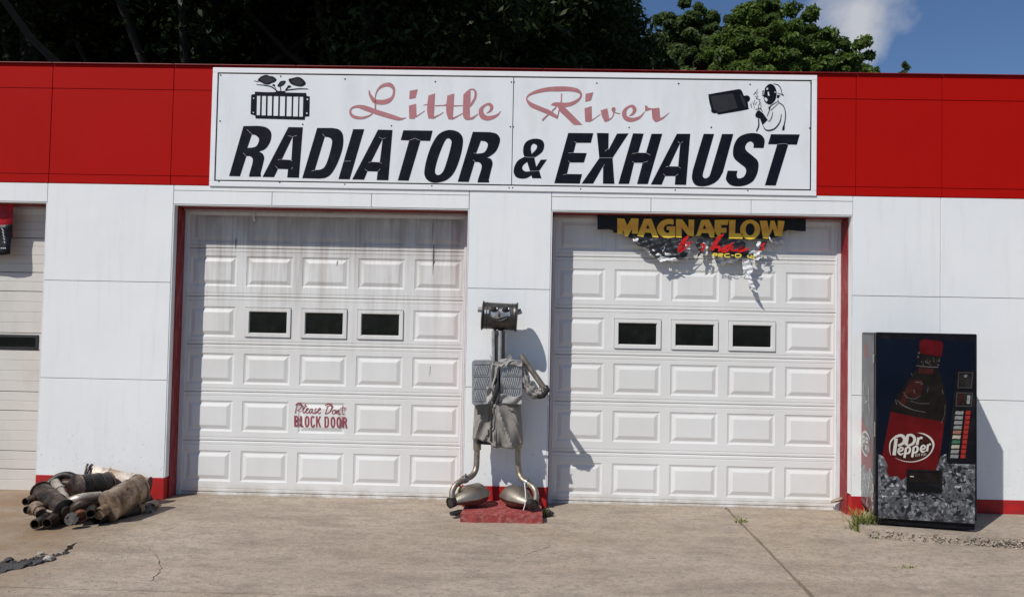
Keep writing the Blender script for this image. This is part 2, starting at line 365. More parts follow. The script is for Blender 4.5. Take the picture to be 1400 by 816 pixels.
mb = MB(); mb.slab([jag((XJ+.022, YJ), (12, YJ), 40, .005)+[(12, YJ), (12, 1.2), (XJ+.045, 1.2)]+jag((XJ+.045, 1.2), (XJ+.022, YJ), 26, .007)[1:]], topz, -.28)
tag(mb.build('apron_slab', M['concrete']), kind='structure')
mb = MB(); mb.slab([[(-12, -9)]+[(12, -9), (12, YJ-.012)]+jag((12, YJ-.012), (-12, YJ-.012), 110, .005)[1:]], topz, -.28)
tag(mb.build('apron_slab', M['concrete']), kind='structure')
mb = MB(); mb.slab([[(-12.05, -9.05), (12.05, -9.05), (12.05, 1.25), (-12.05, 1.25)]], lambda x, y: gz(y)-.022, -.29)
tag(mb.build('joint_soil', M['soil']), kind='structure')
# raised pad the machine stands on
def padz(x, y): return .035-.032*max(0, min(1.0, (x-4.2)/1.6))
PADF = [(3.225, -.60), (3.24, -.80)]+jag((3.26, -.835), (4.25, -1.00), 14, .008)+jag((4.25, -1.00), (9, -1.12), 30, .01)
mb = MB(); mb.slab([PADF+[(9, -1.12), (9, .02), (3.55, .02)]], padz, -.25)
pad = tag(mb.build('machine_pad', M['concrete']), kind='structure')
# pebbles along its broken front edge
mb = MB()
for k in range(900):
    t = random.random(); x = 3.22+t*2.4
    yf = -.80-(x-3.24)*.175 if x < 4.25 else -1.0-(x-4.25)*.025
    y = yf-random.uniform(.0, .05); z = random.uniform(gz(y)-.002, padz(x, yf)-.002); r = random.uniform(.005, .015)
    q = random.random()*6.28; c = Vector((x, y, z)); a = Vector((math.cos(q), math.sin(q), random.uniform(-.5, .5)))*r; b = Vector((-math.sin(q), math.cos(q), random.uniform(-.5, .5)))*r*.8; u = Vector((0, 0, r*.7))
    i = mb.add([c+a, c+b, c-a, c-b, c+u, c-u]); 
    for j in range(4): mb.f += [(i+j, i+(j+1) % 4, i+4), (i+(j+1) % 4, i+j, i+5)]
tag(mb.build('pad_pebbles', M['aggregate']), kind='stuff')
# black asphalt patch in the broken corner, with crumbled lumps
mb = MB()
pl = [g2(-60, 800), g2(-60, 779), g2(0, 773), g2(30, 770), g2(62, 764.5), g2(76, 763), g2(70, 767), g2(40, 774), g2(20, 778.5), g2(-10, 785)]
pl2 = []
for a, b in zip(pl, pl[1:]+pl[:1]): pl2 += jag(a, b, 6, .02)
mb.slab([pl2], lambda x, y: gz(y)+.012+.012*math.sin(x*31)*math.sin(y*37), -.2)
tag(mb.build('asphalt_patch', M['asphalt']), kind='structure')
def rock(cx, cy, sz, name, mat, label, cat, group, flat=.6):
    p = G(cx, cy); mbr = MB(); n = 9
    pts = []
    for k in range(26):
        v = Vector((random.gauss(0, 1), random.gauss(0, 1), random.gauss(0, 1))).normalized()
        pts.append(Vector((v.x*sz*random.uniform(.7, 1), v.y*sz*random.uniform(.6, 1), v.z*sz*flat*random.uniform(.8, 1)+sz*flat*.6)))
    import bmesh
    bm = bmesh.new()
    for q in pts: bm.verts.new(q)
    bmesh.ops.convex_hull(bm, input=bm.verts); me = bpy.data.meshes.new(name); bm.to_mesh(me); bm.free(); me.materials.append(mat)
    o = bpy.data.objects.new(name, me); COL.objects.link(o); o.location = p; return tag(o, label, cat, group)
mb = MB()
for k in range(260):
    t = random.random(); q = G(-30+t*125, 784-t*28+random.gauss(0, 3.2*(1.15-t))-1); r = random.uniform(.006, .022)*(1.2-.6*t); c = q+Vector((0, 0, r*.4)); i = mb.add([c+Vector((math.cos(a_)*r*random.uniform(.6, 1.1), math.sin(a_)*r*random.uniform(.6, 1.1), random.uniform(-.3, .2)*r)) for a_ in (0, 1.26, 2.5, 3.8, 5)]+[c+Vector((random.uniform(-.3, .3)*r, random.uniform(-.3, .3)*r, r*random.uniform(.5, 1)))])
    for j in range(5): mb.f.append((i+j, i+(j+1) % 5, i+5))
tag(mb.build('asphalt_crumbs', M['asphalt']), kind='stuff')
RG = 'lumps broken from the apron'
rock(67, 766, .05, 'concrete_chunk', M['rubble'], 'largest pale concrete chunk lying at the tip of the black asphalt patch', 'rubble', RG)
rock(55, 758, .032, 'concrete_chunk', M['rubble'], 'pale concrete chunk just behind the largest chunk, by the ragged crack', 'rubble', RG)
rock(82, 757, .022, 'concrete_chunk', M['rubble'], 'small grey chunk sitting in the ragged crack right of the pale chunks', 'rubble', RG)
rock(12, 768, .045, 'asphalt_chunk', M['asphalt'], 'black asphalt chunk at the left edge of the picture, on the patch', 'rubble', RG)
rock(38, 772, .04, 'asphalt_chunk', M['asphalt'], 'black asphalt chunk in the middle of the patch, left of the pale chunks', 'rubble', RG)
rock(236, 672, .035, 'concrete_chunk', M['rubble'], 'pale stone at the red foot of the wall between muffler heap and door', 'rubble', RG)
rock(95, 745, .018, 'concrete_chunk', M['rubble'], 'tiny grey chunk at the upper end of the ragged crack', 'rubble', RG)
mb = MB()
for k in range(240):                                       # grit, thicker towards the broken corner
    x = random.uniform(-4.6, 4.4) if k % 2 else random.gauss(-3.6, .5); y = random.uniform(-2.9, -.2) if k % 2 else random.gauss(-1.9, .45)
    if y > -.1: continue
    r = random.uniform(.003, .009); c = Vector((x, y, gz(y)+r*.3)); q = random.random()*6
    a = Vector((math.cos(q)*r, math.sin(q)*r, 0)); b = Vector((-math.sin(q)*r*.8, math.cos(q)*r*.8, 0)); u = Vector((0, 0, r*.8))
    i = mb.add([c+a, c+b, c-a, c-b, c+u])
    for j in range(4): mb.f.append((i+j, i+(j+1) % 4, i+4))
tag(mb.build('grit', M['rubble']), kind='stuff')

# ------------------------------------------------------------------ the repair shop
RD = .28                                                   # door plane behind the wall face
shop = thing('repair_shop', 'white and red single storey garage with three roll-up doors', 'building', (0, 0, 0))
XA, XB = -9.0, 9.0
OPEN = [(-8.4, -5.245), (-3.865, -.668), (.212, 3.40)]    # openings, x
ZH = 3.115                                                 # head of the openings
ZR0, ZR1 = 3.32, 4.625                                     # red fascia
JT = .0028
def panel(name, x0, x1, z0, z1, y0=0, y1=.04, mat='white', bevel=.0025):
    b = MB(); b.box(x0+JT, x1-JT, y0, y1, z0+JT, z1-JT); return b.build(name, M[mat], shop, bevel=bevel)
# structural backing
b = MB()
piers = [(XA, -8.4), (-5.245, -3.865), (-.668, .212), (3.40, XB)]
for x0, x1 in piers: b.box(x0+.03, x1-.03, .036, .40, -.2, ZH)
b.box(XA, XB, .036, .42, ZH+.02, ZR1-.04); b.build('backing_wall', M['joint'], shop)
b = MB(); b.box(XA, XB, .42, 9.0, 4.28, 4.40); b.build('roof', M['asphalt'], shop)
b = MB(); b.box(XA, XA+.2, .42, 9, -.2, 4.28); b.box(XB-.2, XB, .42, 9, -.2, 4.28); b.box(XA+.2, XB-.2, 8.8, 9, -.2, 4.28); b.build('rear_wall', M['white'], shop)
# white facing panels
for x0, x1 in ((-5.245, -3.865), (-.668, .212), (3.40, 4.315), (4.315, 5.66), (5.66, XB)):
    zs = [-.12, 1.22, 2.268, ZR0]
    if x1 > 5: zs = [-.12, 1.20, 2.27, ZR0]
    for z0, z1 in zip(zs, zs[1:]): panel('wall_panel', x0, x1, z0, z1)
for x0, x1 in ((XA, -8.4),): panel('wall_panel', x0, x1, -.12, ZR0)
for xs in ([-8.4, -7.0, -5.245], [-3.865, -2.795, -1.72, -.668], [.212, 1.27, 2.33, 3.40]):
    for x0, x1 in zip(xs, xs[1:]):
        panel('lintel_panel', x0, x1, ZH, 3.262 if x0 > -4 else ZR0)
for x0, x1 in ((-3.865, -.668), (.212, 3.40)): panel('lintel_panel', x0, x1, 3.262, ZR0)
# red fascia
fx = [XA, -7.6, -6.3, -5.237, -3.905, -2.57, -1.24, .09, 1.42, 2.75, 3.428, 4.33, 5.66, 7.0, XB]
for x0, x1 in zip(fx, fx[1:]):
    for z0, z1 in ((ZR0, 3.418), (3.418, 4.355), (4.355, ZR1)):
        dy = random.uniform(-.0015, .0015)
        panel('fascia_panel', x0, x1, z0, z1, -.003+dy, .037, 'red')
b = MB()
for x0, x1 in zip(fx, fx[1:]): b.box(x0+.003, x1-.003, -.03, .45, ZR1+.001, ZR1+.009)
b.build('coping', M['darkred'], shop, bevel=.003)
# red painted foot of the piers
for x0, x1 in ((-5.245, -3.865), (-.668, .212), (3.40, XB)):
    b = MB(); b.box(x0-.003, x1+.003, -.004, .10, -.13, .185 if x0 < 3 else .172); b.build('base_band', M['redband'], shop, bevel=.003)
# reveals: white edge, red board, then the door stop
def reveal(x, s, red):                                     # s=+1: opening lies to the right of x
    b = MB(); b.box(min(x, x+s*.012), max(x, x+s*.012), .004, .085, .19, ZH); b.build('corner_trim', M['trim'], shop)
    b = MB(); b.box(min(x, x+s*.022), max(x, x+s*.022), .087, .262, -.10, ZH-.02); b.build('door_jamb', M[red], shop, bevel=.003)
for (x0, x1) in OPEN:
    reveal(x0, 1, 'redtrim'); reveal(x1, -1, 'redtrim')
    b = MB(); b.box(x0+.03, x1-.03, .087, .262, ZH-.018, ZH-.004); b.build('door_header', M['redtrim'], shop, bevel=.003)
    b = MB(); b.box(x0+.03, x1-.03, .20, .262, ZH-.040, ZH-.0185); b.build('header_board', M['headboard'], shop, bevel=.003)
    b = MB(); b.box(x0, x1, .002, .085, ZH-.010, ZH-.002); b.build('drip_edge', M['trim'], shop)
    b = MB(); b.box(x0+.012, x1-.012, .40, .42, -.2, ZH); b.build('door_backing', M['dark'], shop)

def raised_mesh(w, h, d=.0085):
    b = MB(); rings = []
    for ins, y in ((0, 0), (.004, .004), (.02, d), (.026, d), (.062, -.003), (.066, -.004)):
        rings.append(b.add([(-w/2+ins, y, -h/2+ins), (w/2-ins, y, -h/2+ins), (w/2-ins, y, h/2-ins), (-w/2+ins, y, h/2-ins)]))
    for r_, q in zip(rings, rings[1:]):
        for k in range(4): b.f.append((r_+k, r_+(k+1) % 4, q+(k+1) % 4, q+k))
    b.f.append(tuple(rings[-1]+k for k in range(4)))
    me = bpy.data.meshes.new('raised_panel'); me.from_pydata([tuple(v) for v in b.v], [], b.f); me.update(); return me
PW, PH = .515, .335
pmesh = {}
def link_copy(name, me, parent, loc):
    o = bpy.data.objects.new(name, me); COL.objects.link(o); o.parent = parent; o.location = Vector(loc)-ORG[parent.name]; ORG[o.name] = ORG[parent.name]; return o
def garage_door(x0, x1, mat, label, px, joints, rows):
    z0, z1 = -.055, 3.125; n = 6
    zj = [z0+.045]+[P(px, y, RD).z for y in reversed(joints)]+[z1]; zr = [P(px, y, RD).z for y in reversed(rows)]
    # door stop and vertical tracks: the frame that carries the leaf
    b = MB()
    for s, x in ((1, x0), (-1, x1)):
        xa, xb = sorted((x+s*.001, x+s*.055)); b.box(xa, xb, .264, .30, z0, ZH-.036)
        xa, xb = sorted((x+s*.057, x+s*.066)); b.box(xa, xb, .268, .31, z0, ZH-.036)
    b.box(x0+.056, x1-.056, .264, .30, ZH-.075, ZH-.036)
    door = b.build('garage_door', M['trim'], shop, bevel=.002); door['label'] = label
    dx0, dx1 = x0+.04, x1-.04; pit = (dx1-dx0)/5
    key = mat
    if key not in pmesh: pmesh[key] = raised_mesh(PW, PH); pmesh[key].materials.append(M[mat])
    for r in range(n):
        za, zb, zc = zj[r], zj[r+1], zr[r]
        cols = [dx0+pit*(k+.5) for k in range(5)]
        xs = [dx0]+sum([[c-PW/2, c+PW/2] for c in cols], [])+[dx1]
        zs = [(za+.0015, .010), (za+.010, .0), (za+.034, .0), (za+.039, .006), (za+.044, 0), (zc-PH/2, 0), (zc+PH/2, 0), (zb-.046, 0), (zb-.041, .006), (zb-.036, 0), (zb-.010, 0), (zb-.0015, .010)]
        b = MB()
        for i in range(len(xs)-1):
            for j in range(len(zs)-1):
                if i % 2 == 1 and j == 5: continue
                (zl, yl), (zh, yh) = zs[j], zs[j+1]
                b.face([(xs[i], RD+yl, zl), (xs[i+1], RD+yl, zl), (xs[i+1], RD+yh, zh), (xs[i], RD+yh, zh)])
        b.box(dx0, dx1, RD+.013, RD+.05, za+.0015, zb-.0015)
        b.build('door_section', M[mat], door)
        for k, c in enumerate(cols):
            if r == 3 and 1 <= k <= 3:
                f = MB(); ww, hh = PW-.005, PH-.01
                o_ = [(-ww/2, -hh/2), (ww/2, -hh/2), (ww/2, hh/2), (-ww/2, hh/2)]; i_ = [(x*(1-.085/ww), z*(1-.08/hh)) for x, z in o_]
                i2 = [(x*(1-.105/ww), z*(1-.10/hh)) for x, z in o_]
                A = f.add([(c+x, RD+.012, zc+z) for x, z in o_]); B = f.add([(c+x*.985, RD-.014, zc+z*.98) for x, z in o_]); C_ = f.add([(c+x, RD-.014, zc+z) for x, z in i_]); D_ = f.add([(c+x, RD+.012, zc+z) for x, z in i2])
                for p, q in ((A, B), (B, C_), (C_, D_)):
                    for e in range(4): f.f.append((p+e, p+(e+1) % 4, q+(e+1) % 4, q+e))
                f.build('window_frame', M[mat], door)
                g = MB(); g.box(c-ww/2+.04, c+ww/2-.04, RD+.006, RD+.0115, zc-hh/2+.04, zc+hh/2-.04); g.build('window_pane', M['glass'], door)
            else: link_copy('raised_panel', pmesh[key], door, (c, RD+random.uniform(-.0005, .0005), zc))
    b = MB(); b.box(dx0, dx1, RD-.004, RD+.03, z0-.02, z0+.012); b.build('bottom_seal', M['rubber'], door)
    b = MB(); b.box(dx0, dx1, RD-.006, RD+.03, z0+.0135, z0+.043); b.build('bottom_rail', M[mat], door, bevel=.003)
    return door
doorL = garage_door(*OPEN[1], 'door_dirty', 'grimy white door with maroon lettering low down', 445, (342, 408, 473.5, 538.5, 605.5), (313, 373, 442.5, 506.5, 571.5, 640))
doorR = garage_door(*OPEN[2], 'door_clean', 'cleaner white door behind the torn banner', 950, (354, 424.5, 488, 552, 621.5), (324, 391, 458, 520, 585, 657))
b = MB(); b.tube([P(347, 284, .25), P(347.5, 292, .245), P(346.5, 297, .25), P(348, 302.5, .25)], [.006, .008, .010, .012], 6); b.build('pull_rope', M['ink_white'], doorL, smooth=True)
b = MB()
for x, y0, y1, w in ((592.5, 335, 377, 1.7), (461, 356, 364, 1.0), (322.5, 325, 341, 1.2), (592, 300, 330, .9), (588, 500, 514, .7)): stroke(b, lambda x_, y_: P(x_, y_, RD-.0055), [(x+.4, y0, w*.5), (x, (y0*2+y1)/3, w), (x-.3, (y0+2*y1)/3, w*.7), (x-.6, y1, .2)])
b.build('drip_stains', MAT('soot_drip', (.10, .085, .075), .8, 0, .4, 40), doorL)['kind'] = 'stuff'
# lettering painted on the left door
LY = RD-.0065; q13 = Z(390, 540, 13.6, LY)
b = MB(); s_ = lambda *pts, w=30: stroke(b, q13, pts, w=w, n=5)
def letB(x, y0, y1, w=84):
    s_((x+14, y0), (x+14, y1)); ym = (y0+y1)/2
    s_((x+29, y0+13), (x+45, y0+14), (x+w-16, y0+40), (x+w-18, y0+70), (x+48, ym-3), (x+29, ym-3), w=28); s_((x+29, ym+5), (x+50, ym+6), (x+w-14, ym+36), (x+w-14, ym+64), (x+48, y1-14), (x+29, y1-13), w=28)
def letO(x, y0, y1, w=88):
    s_(*[(x+w/2+(w/2-15)*math.sin(a), (y0+y1)/2-((y1-y0)/2-13)*math.copysign(abs(math.cos(a))**.8, math.cos(a))) for a in (i*math.pi/7 for i in range(15))])
letB(165, 380, 582)
s_((290, 384), (290, 588)); s_((305, 574), (335, 575), w=26)
letO(360, 384, 592)
s_(*[(510+32*math.sin(a), 488-90*math.cos(a)) for a in (i*math.pi/8 for i in range(2, -1, -1))], (492, 405), (483, 440), (483, 540), (494, 578), (512, 588), (532, 575), (540, 545))
s_((585, 388), (585, 594)); s_((650, 390), (606, 490), w=28); s_((612, 478), (650, 596), w=30)
def letD(x, y0, y1):
    s_((x+14, y0), (x+14, y1)); s_((x+29, y0+13), (x+48, y0+14), (x+68, y0+45), (x+70, (y0+y1)/2), (x+68, y1-45), (x+48, y1-14), (x+29, y1-13), w=28)
letD(728, 396, 600); letO(842, 398, 606); letO(950, 400, 608)
s_((1075, 402), (1075, 610)); s_((1090, 415), (1115, 420), (1130, 450), (1125, 480), (1105, 502), (1090, 503), w=26); s_((1100, 505), (1120, 525), (1126, 560), (1135, 612), w=28)
b.build('block_lettering', M['paintred'], doorL)
b = MB(); q13 = Z(390, 540, 13.6, LY-.001); s_ = lambda *pts, w=15: stroke(b, q13, pts, w=w, n=5)
s_((215, 180, 12), (180, 335, 16)); s_((188, 190, 14), (230, 155, 26), (290, 160, 28), (305, 205, 24), (270, 265, 18), (215, 280, 12))
s_((330, 265), (372, 210), (380, 170), (352, 200), (325, 300), (345, 332), (385, 290)); s_((375, 295), (420, 262), (425, 240), (395, 255), (385, 315), (410, 335), (450, 300))
s_((505, 255), (470, 260), (445, 310), (465, 335), (500, 285)); s_((508, 255), (495, 315), (515, 335), (540, 310)); s_((575, 240), (550, 290), (575, 320), (550, 342), (528, 330)); s_((578, 330), (595, 300), (650, 265), (648, 240), (620, 255), (603, 310), (625, 342), (662, 318))
s_((790, 190), (745, 345), w=14); s_((738, 200, 14), (790, 165, 28), (855, 180, 30), (865, 235, 24), (830, 305, 18), (760, 345, 14), (735, 342, 12))
s_((920, 275), (885, 285), (873, 330), (900, 348), (930, 315), (920, 275), (940, 285)); s_((950, 275), (940, 350), w=14); s_((943, 340), (985, 275), (995, 290), (975, 345), (1000, 350), (1015, 325)); s_((1015, 265), (1035, 235), w=10); s_((1078, 195), (1062, 330), (1075, 355), (1105, 340)); s_((1050, 240), (1128, 232), w=12); s_((1125, 240), (1085, 320), w=8)
b.build('script_lettering', M['paintred'], doorL)
# left door: ribbed steel, of which the right end is in view
def ribbed_door(x0, x1):
    b = MB()
    xa, xb = x1-.055, x1-.001; b.box(xa, xb, .264, .30, -.055, ZH-.036); b.box(x0+.06, x1-.06, .264, .30, ZH-.10, ZH-.036)
    door = b.build('garage_door', M['trim'], shop, bevel=.002); door['label'] = 'cream ribbed steel door at the left end'
    ys = [282, 325, 372, 398, 455, 478, 535, 561, 616, 641, 672]        # heavier laps seen in the photograph
    zs = [P(30, y, RD).z for y in ys]
    zs = [3.12]+zs[1:]
    zs[-1] = -.05
    for z1_, z0_ in zip(zs, zs[1:]):
        n = max(2, round((z1_-z0_)/.105)); b = MB(); prof = [(z1_-.0015, .016), (z1_-.010, .0)]
        for k in range(1, n):
            zk = z1_-(z1_-z0_)*k/n; prof += [(zk+.004, .0), (zk, .005), (zk-.004, .0)]
        prof += [(z0_+.004, .0), (z0_+.0015, .016)]
        for (za, ya), (zb, yb) in zip(prof, prof[1:]): b.face([(x0+.04, RD+yb, zb), (x1-.035, RD+yb, zb), (x1-.035, RD+ya, za), (x0+.04, RD+ya, za)])
        b.box(x0+.04, x1-.035, RD+.017, RD+.05, z0_+.001, z1_-.001); b.build('door_section', M['rib'], door)
    for xe, w in ((P(53, 468, RD).x, .62), (P(53, 468, RD).x-1.0, .62)):
        za, zb = P(30, 478, RD).z+.004, P(30, 457, RD).z-.002
        b = MB(); b.box(xe-w, xe, RD-.012, RD+.004, za, zb); b.build('window_frame', M['rubber'], door, bevel=.02)
        b = MB(); b.box(xe-w+.03, xe-.03, RD-.0135, RD-.0115, za+.03, zb-.03); b.build('window_pane', M['glass'], door)
    b = MB(); b.box(x0+.04, x1-.035, RD-.004, RD+.03, -.10, -.051); b.build('bottom_seal', M['rubber'], door)
ribbed_door(*OPEN[0])
# ------------------------------------------------------------------ the long sign over the doors
SY = -.0125                                                # face of the sign boards
sign = thing('shop_sign', 'long white signboard with black and faded red lettering', 'sign', (-.23, -.03, 3.31))
sx0, sx1, sz0, sz1 = -3.478, 3.010, 3.313, 4.604
b = MB(); fw = .055
for q in ((sx0, sx1, sz1-fw, sz1), (sx0, sx1, sz0, sz0+fw), (sx0, sx0+fw, sz0+fw+.001, sz1-fw-.001), (sx1-fw, sx1, sz0+fw+.001, sz1-fw-.001)): b.box(q[0], q[1], -.0145, -.0035, q[2], q[3])
b.build('frame', M['signframe'], sign, bevel=.004)
b = MB(); b.box(sx0+fw+.001, sx1-fw-.001, -.007, -.0038, sz0+fw+.001, sz1-fw-.001); b.build('backing', M['dark'], sign)
jx = P(701, 180).x
for xa, xb in ((sx0+fw+.014, jx-.004), (jx+.004, sx1-fw-.014)):
    b = MB(); b.box(xa, xb, SY, -.0075, sz0+fw+.014, sz1-fw-.014); b.build('sign_board', M['sign'], sign, bevel=.002)
LYs = SY-.0025
zA, zB, zC, zD, zE = (Z(o, 160, 7, LYs) for o in (300, 480, 660, 780, 920))
LET = [
 (zA, [[(230,88),(375,86),(440,98,1),(485,130,1),(497,180,1),(482,245,1),(440,305,1),(378,333),(412,350,1),(428,390,1),(418,445,1),(394,540),(398,572),(282,572),(286,548),(318,430,1),(312,392,1),(290,376,1),(258,374),(196,568),(92,566)], [(310,168),(345,175,1),(376,205,1),(373,245,1),(342,286,1),(266,298)]]),
 (zA, [[(660,98),(798,100),(760,582),(648,580),(656,500),(560,497),(522,576),(412,574)], [(702,186),(688,412),(596,408)]]),
 (zA, [[(935,106),(1080,106),(1145,122,1),(1182,175,1),(1180,290,1),(1135,430,1),(1075,538,1),(1020,580,1),(960,590),(792,586)], [(1008,190),(1052,198,1),(1077,228,1),(1068,300,1),(1035,415,1),(1005,478,1),(968,503,1),(912,508)]]),
 (zA, [[(1280,118),(1386,118),(1246,597),(1138,595)]]),
 (zB, [[(258,122),(396,126),(356,606),(245,604),(254,522),(156,520),(124,600),(10,598)], [(302,210),(274,432),(192,429)]]),
 (zB, [[(500,128),(780,132),(756,230),(664,228),(550,610),(447,607),(556,225),(474,222)]]),
 (zB, [[(930,126,1),(1020,142,1),(1068,200,1),(1062,310,1),(1028,435,1),(980,540,1),(910,605,1),(810,630,1),(738,610,1),(702,555,1),(708,470,1),(736,360,1),(778,255,1),(840,165,1)], [(932,205,1),(960,232,1),(952,295,1),(922,405,1),(888,505,1),(858,546,1),(825,556,1),(803,528,1),(812,465,1),(840,370,1),(875,280,1),(905,220,1)]]),
 (zB, [[(1165,143),(1330,146),(1392,162,1),(1424,205,1),(1418,260,1),(1385,330,1),(1332,374,1),(1300,390),(1338,402,1),(1354,445,1),(1342,500,1),(1318,600),(1322,627),(1210,627),(1214,600),(1248,490,1),(1243,452,1),(1222,434,1),(1183,430),(1125,622),(1020,620)], [(1242,228),(1285,236,1),(1308,262,1),(1296,310,1),(1265,343,1),(1196,352)]]),
 (zC, [[(500,208,1),(565,222,1),(588,265,1),(575,325,1),(540,360,1),(493,390),(512,478),(555,410),(614,408),(540,515),(562,587),(475,587),(464,560),(420,585,1),(370,590,1),(320,575,1),(296,530,1),(305,470,1),(340,415,1),(398,382),(386,335,1),(395,270,1),(430,228,1)], [(490,257,1),(518,275,1),(510,310,1),(468,355),(460,300,1),(470,268,1)], [(425,430),(452,520),(410,522,1),(380,500,1),(385,465,1)]]),
 (zC, [[(818,154),(1058,156),(1035,248),(893,248),(868,344),(995,346),(968,436),(832,436),(806,546),(950,548),(928,638),(684,634)]]),
 (zD, [[(252,154),(365,156),(362,318),(445,160),(556,158),(402,392),(420,640),(310,638),(312,470),(216,638),(106,638),(275,395)]]),
 (zD, [[(598,158),(700,160),(648,342),(722,344),(775,162),(878,162),(740,642),(636,642),(690,440),(608,440),(560,640),(458,640)]]),
 (zD, [[(1018,162),(1146,162),(1106,650),(998,648),(1004,566),(906,566),(872,648),(768,646)], [(1050,250),(1030,472),(944,472)]]),
 (zE, [[(294,162),(394,164),(290,530),(286,568,1),(310,588,1),(345,570,1),(362,530),(470,164),(578,164),(478,530),(435,600,1),(370,645,1),(290,664,1),(215,650,1),(182,590,1),(190,510)]]),
 (zE, [[(868,298),(770,296),(772,262,1),(750,236,1),(715,245,1),(692,285,1),(705,325,1),(760,370,1),(808,415,1),(820,465,1),(805,545,1),(765,615,1),(700,652,1),(620,664,1),(550,650,1),(510,605,1),(510,570,1),(524,514),(618,516),(610,550,1),(618,582,1),(640,588,1),(680,570,1),(700,525,1),(690,485,1),(640,445,1),(590,400,1),(574,350,1),(585,270,1),(625,200,1),(690,165,1),(770,155,1),(840,170,1),(876,215,1),(874,265,1)]]),
 (zE, [[(938,166),(1214,168),(1186,266),(1104,264),(984,656),(880,654),(998,262),(910,262)]]),
]
for mf, loops in LET:
    b = MB(); fill(b, mf, loops); b.build('letter', M['navy'], sign)
# hairline cuts where the vinyl pieces of the black letters meet
b = MB(); LYh = LYs-.0012
for o, segs in ((300, [((262,118),(312,170)),((225,345),(258,376)),((655,180),(700,190),(740,178)),((536,470),(560,500)),((690,500),(700,480)),((560,412),(600,405),(660,408),(700,422)),((985,165),(1012,192)),((880,518),(930,505)),((1180,425),(1260,422))]),
                (480, [((270,195),(302,212),(330,200)),((165,436),(205,430),(270,434),(295,446)),((130,500),(160,520)),((255,522),(280,500)),((556,225),(610,205),(664,228)),((1175,345),(1215,352)),((1165,410),(1190,432))]),
                (660, [((392,380),(440,388),(500,385)),((450,520),(545,516)),((875,235),(900,250)),((820,345),(868,342)),((818,420),(838,438)),((770,552),(812,546)),((1115,392),(1240,392)),((1170,330),(1205,300)),((1145,490),(1165,455))]),
                (780, [((590,352),(650,342),(722,344),(765,365)),((590,425),(612,440),(690,440),(740,425)),((1025,235),(1050,255),(1075,238)),((910,478),(950,472),(1030,474),(1055,492)),((885,545),(912,566)),((1004,566),(1030,548))]),
                (920, [((998,262),(1070,255),(1104,266)),])):
    for sg in segs: stroke(b, Z(o, 160, 7, LYh), sg, w=1.7, straight=True)
b.build('letter_seams', M['ink_white'], sign)['kind'] = 'stuff'
def script(zm, strokes, polys=(), name='script_letter'):
    global sdep
    b = MB()
    k = 0
    for p in polys: fill(b, lambda x, y, k=k: zm(x, y)-Vector((0, .0003*k, 0)), [p]); k += 1
    for s in strokes: stroke(b, lambda x, y, k=k: zm(x, y)-Vector((0, .0003*k, 0)), s, n=7); k += 1
    b.build(name, M['fadered'], sign)
zF, zG, zH, zI = Z(470, 100, 10.2, LYs), Z(590, 105, 10.2, LYs), Z(710, 105, 10.2, LYs), Z(800, 105, 10.2, LYs)
script(zF, [[(352,243,14),(365,300,32),(400,360,52),(440,398,62),(540,408,66),(620,388,62),(680,335,36),(700,260,30),(688,205,45),(650,170,58),(600,163,52),(535,182,42),(482,225,26),(450,285,18),(438,350,15),(440,420,20),(440,500,20)],
            [(872,625,3),(800,640,32),(740,632,55),(600,590,66),(450,543,68),(300,490,68),(200,467,40),(120,485,24),(90,530,26),(110,590,40),(180,622,42),(260,625,36),(340,603,24),(400,568,12)]])
script(zF, [[(1005,612,14),(1060,575,10),(1132,524,6)]], [[(920,250),(1030,228),(1000,350),(912,362)], [(908,455),(1008,430),(1012,590),(985,640),(912,636)]])
script(zF, [[(1105,450,6),(1160,440,12)], [(1272,457,12),(1430,452,12)], [(1236,628,30),(1320,590,14),(1394,546,5)]], [[(1180,315),(1272,285),(1262,500),(1250,636),(1180,635),(1162,540,1),(1165,430,1)]])
script(zG, [[(150,404,10),(212,390,14)], [(308,408,14),(442,404,8)], [(280,588,28),(350,558,15),(436,508,7)]], [[(220,265),(316,235),(312,330),(296,560),(290,598),(235,595),(205,500,1),(205,400,1)]])
script(zG, [[(540,180,14),(580,178,22),(612,215,30),(608,290,30),(565,370,32),(535,420,12)], [(500,585,30),(565,580,32),(605,553,20),(652,518,6)]], [[(443,252),(490,205,1),(545,164),(540,380),(532,440),(535,560),(545,595),(500,606,1),(455,585,1),(436,540)]])
script(zG, [[(765,512,6),(815,480,30),(838,430,48),(818,393,46),(780,385,32),(730,410,32),(692,460,58),(695,520,72),(725,562,76),(780,580,64),(850,568,50),(920,533,28),(968,478,3)]])
script(zH, [[(440,397,4),(480,385,40),(520,388,60),(600,395,62),(700,386,55),(790,347,42),(848,295,26),(858,240,30),(800,192,54),(680,172,62),(540,172,68),(400,178,58),(260,205,48),(150,248,28),(104,298,18),(122,350,36),(180,400,60),(300,452,62),(420,503,62),(532,568,40)],
            [(590,236,14),(586,300,14),(582,385,20)], [(555,465,16),(540,530,14),(528,585,12)], [(512,425,18),(455,482,16)], [(402,530,16),(355,572,20),(318,612,20)]],
       [[(520,395),(640,432),(880,672),(850,672),(760,672),(565,485)]])
script(zH, [[(1000,617,14),(1060,575,9),(1132,522,6)]], [[(925,240),(1032,218),(1000,330),(918,352)], [(908,442),(1008,412),(1012,600),(985,632),(918,626)]])
script(zI, [[(318,612,20),(370,575,14),(396,520,14),(392,480,16)], [(395,425,10),(396,440,50),(396,470,52),(398,492,20)], [(405,500,12),(490,518,8)]], [[(215,470),(308,442),(335,580),(340,600),(300,630),(270,630),(235,560)]])
script(zI, [[(612,548,6),(665,518,34),(690,462,52),(668,420,50),(625,413,30),(575,445,38),(545,500,60),(555,562,62),(605,596,64),(680,598,50),(765,563,32),(832,488,5)]])
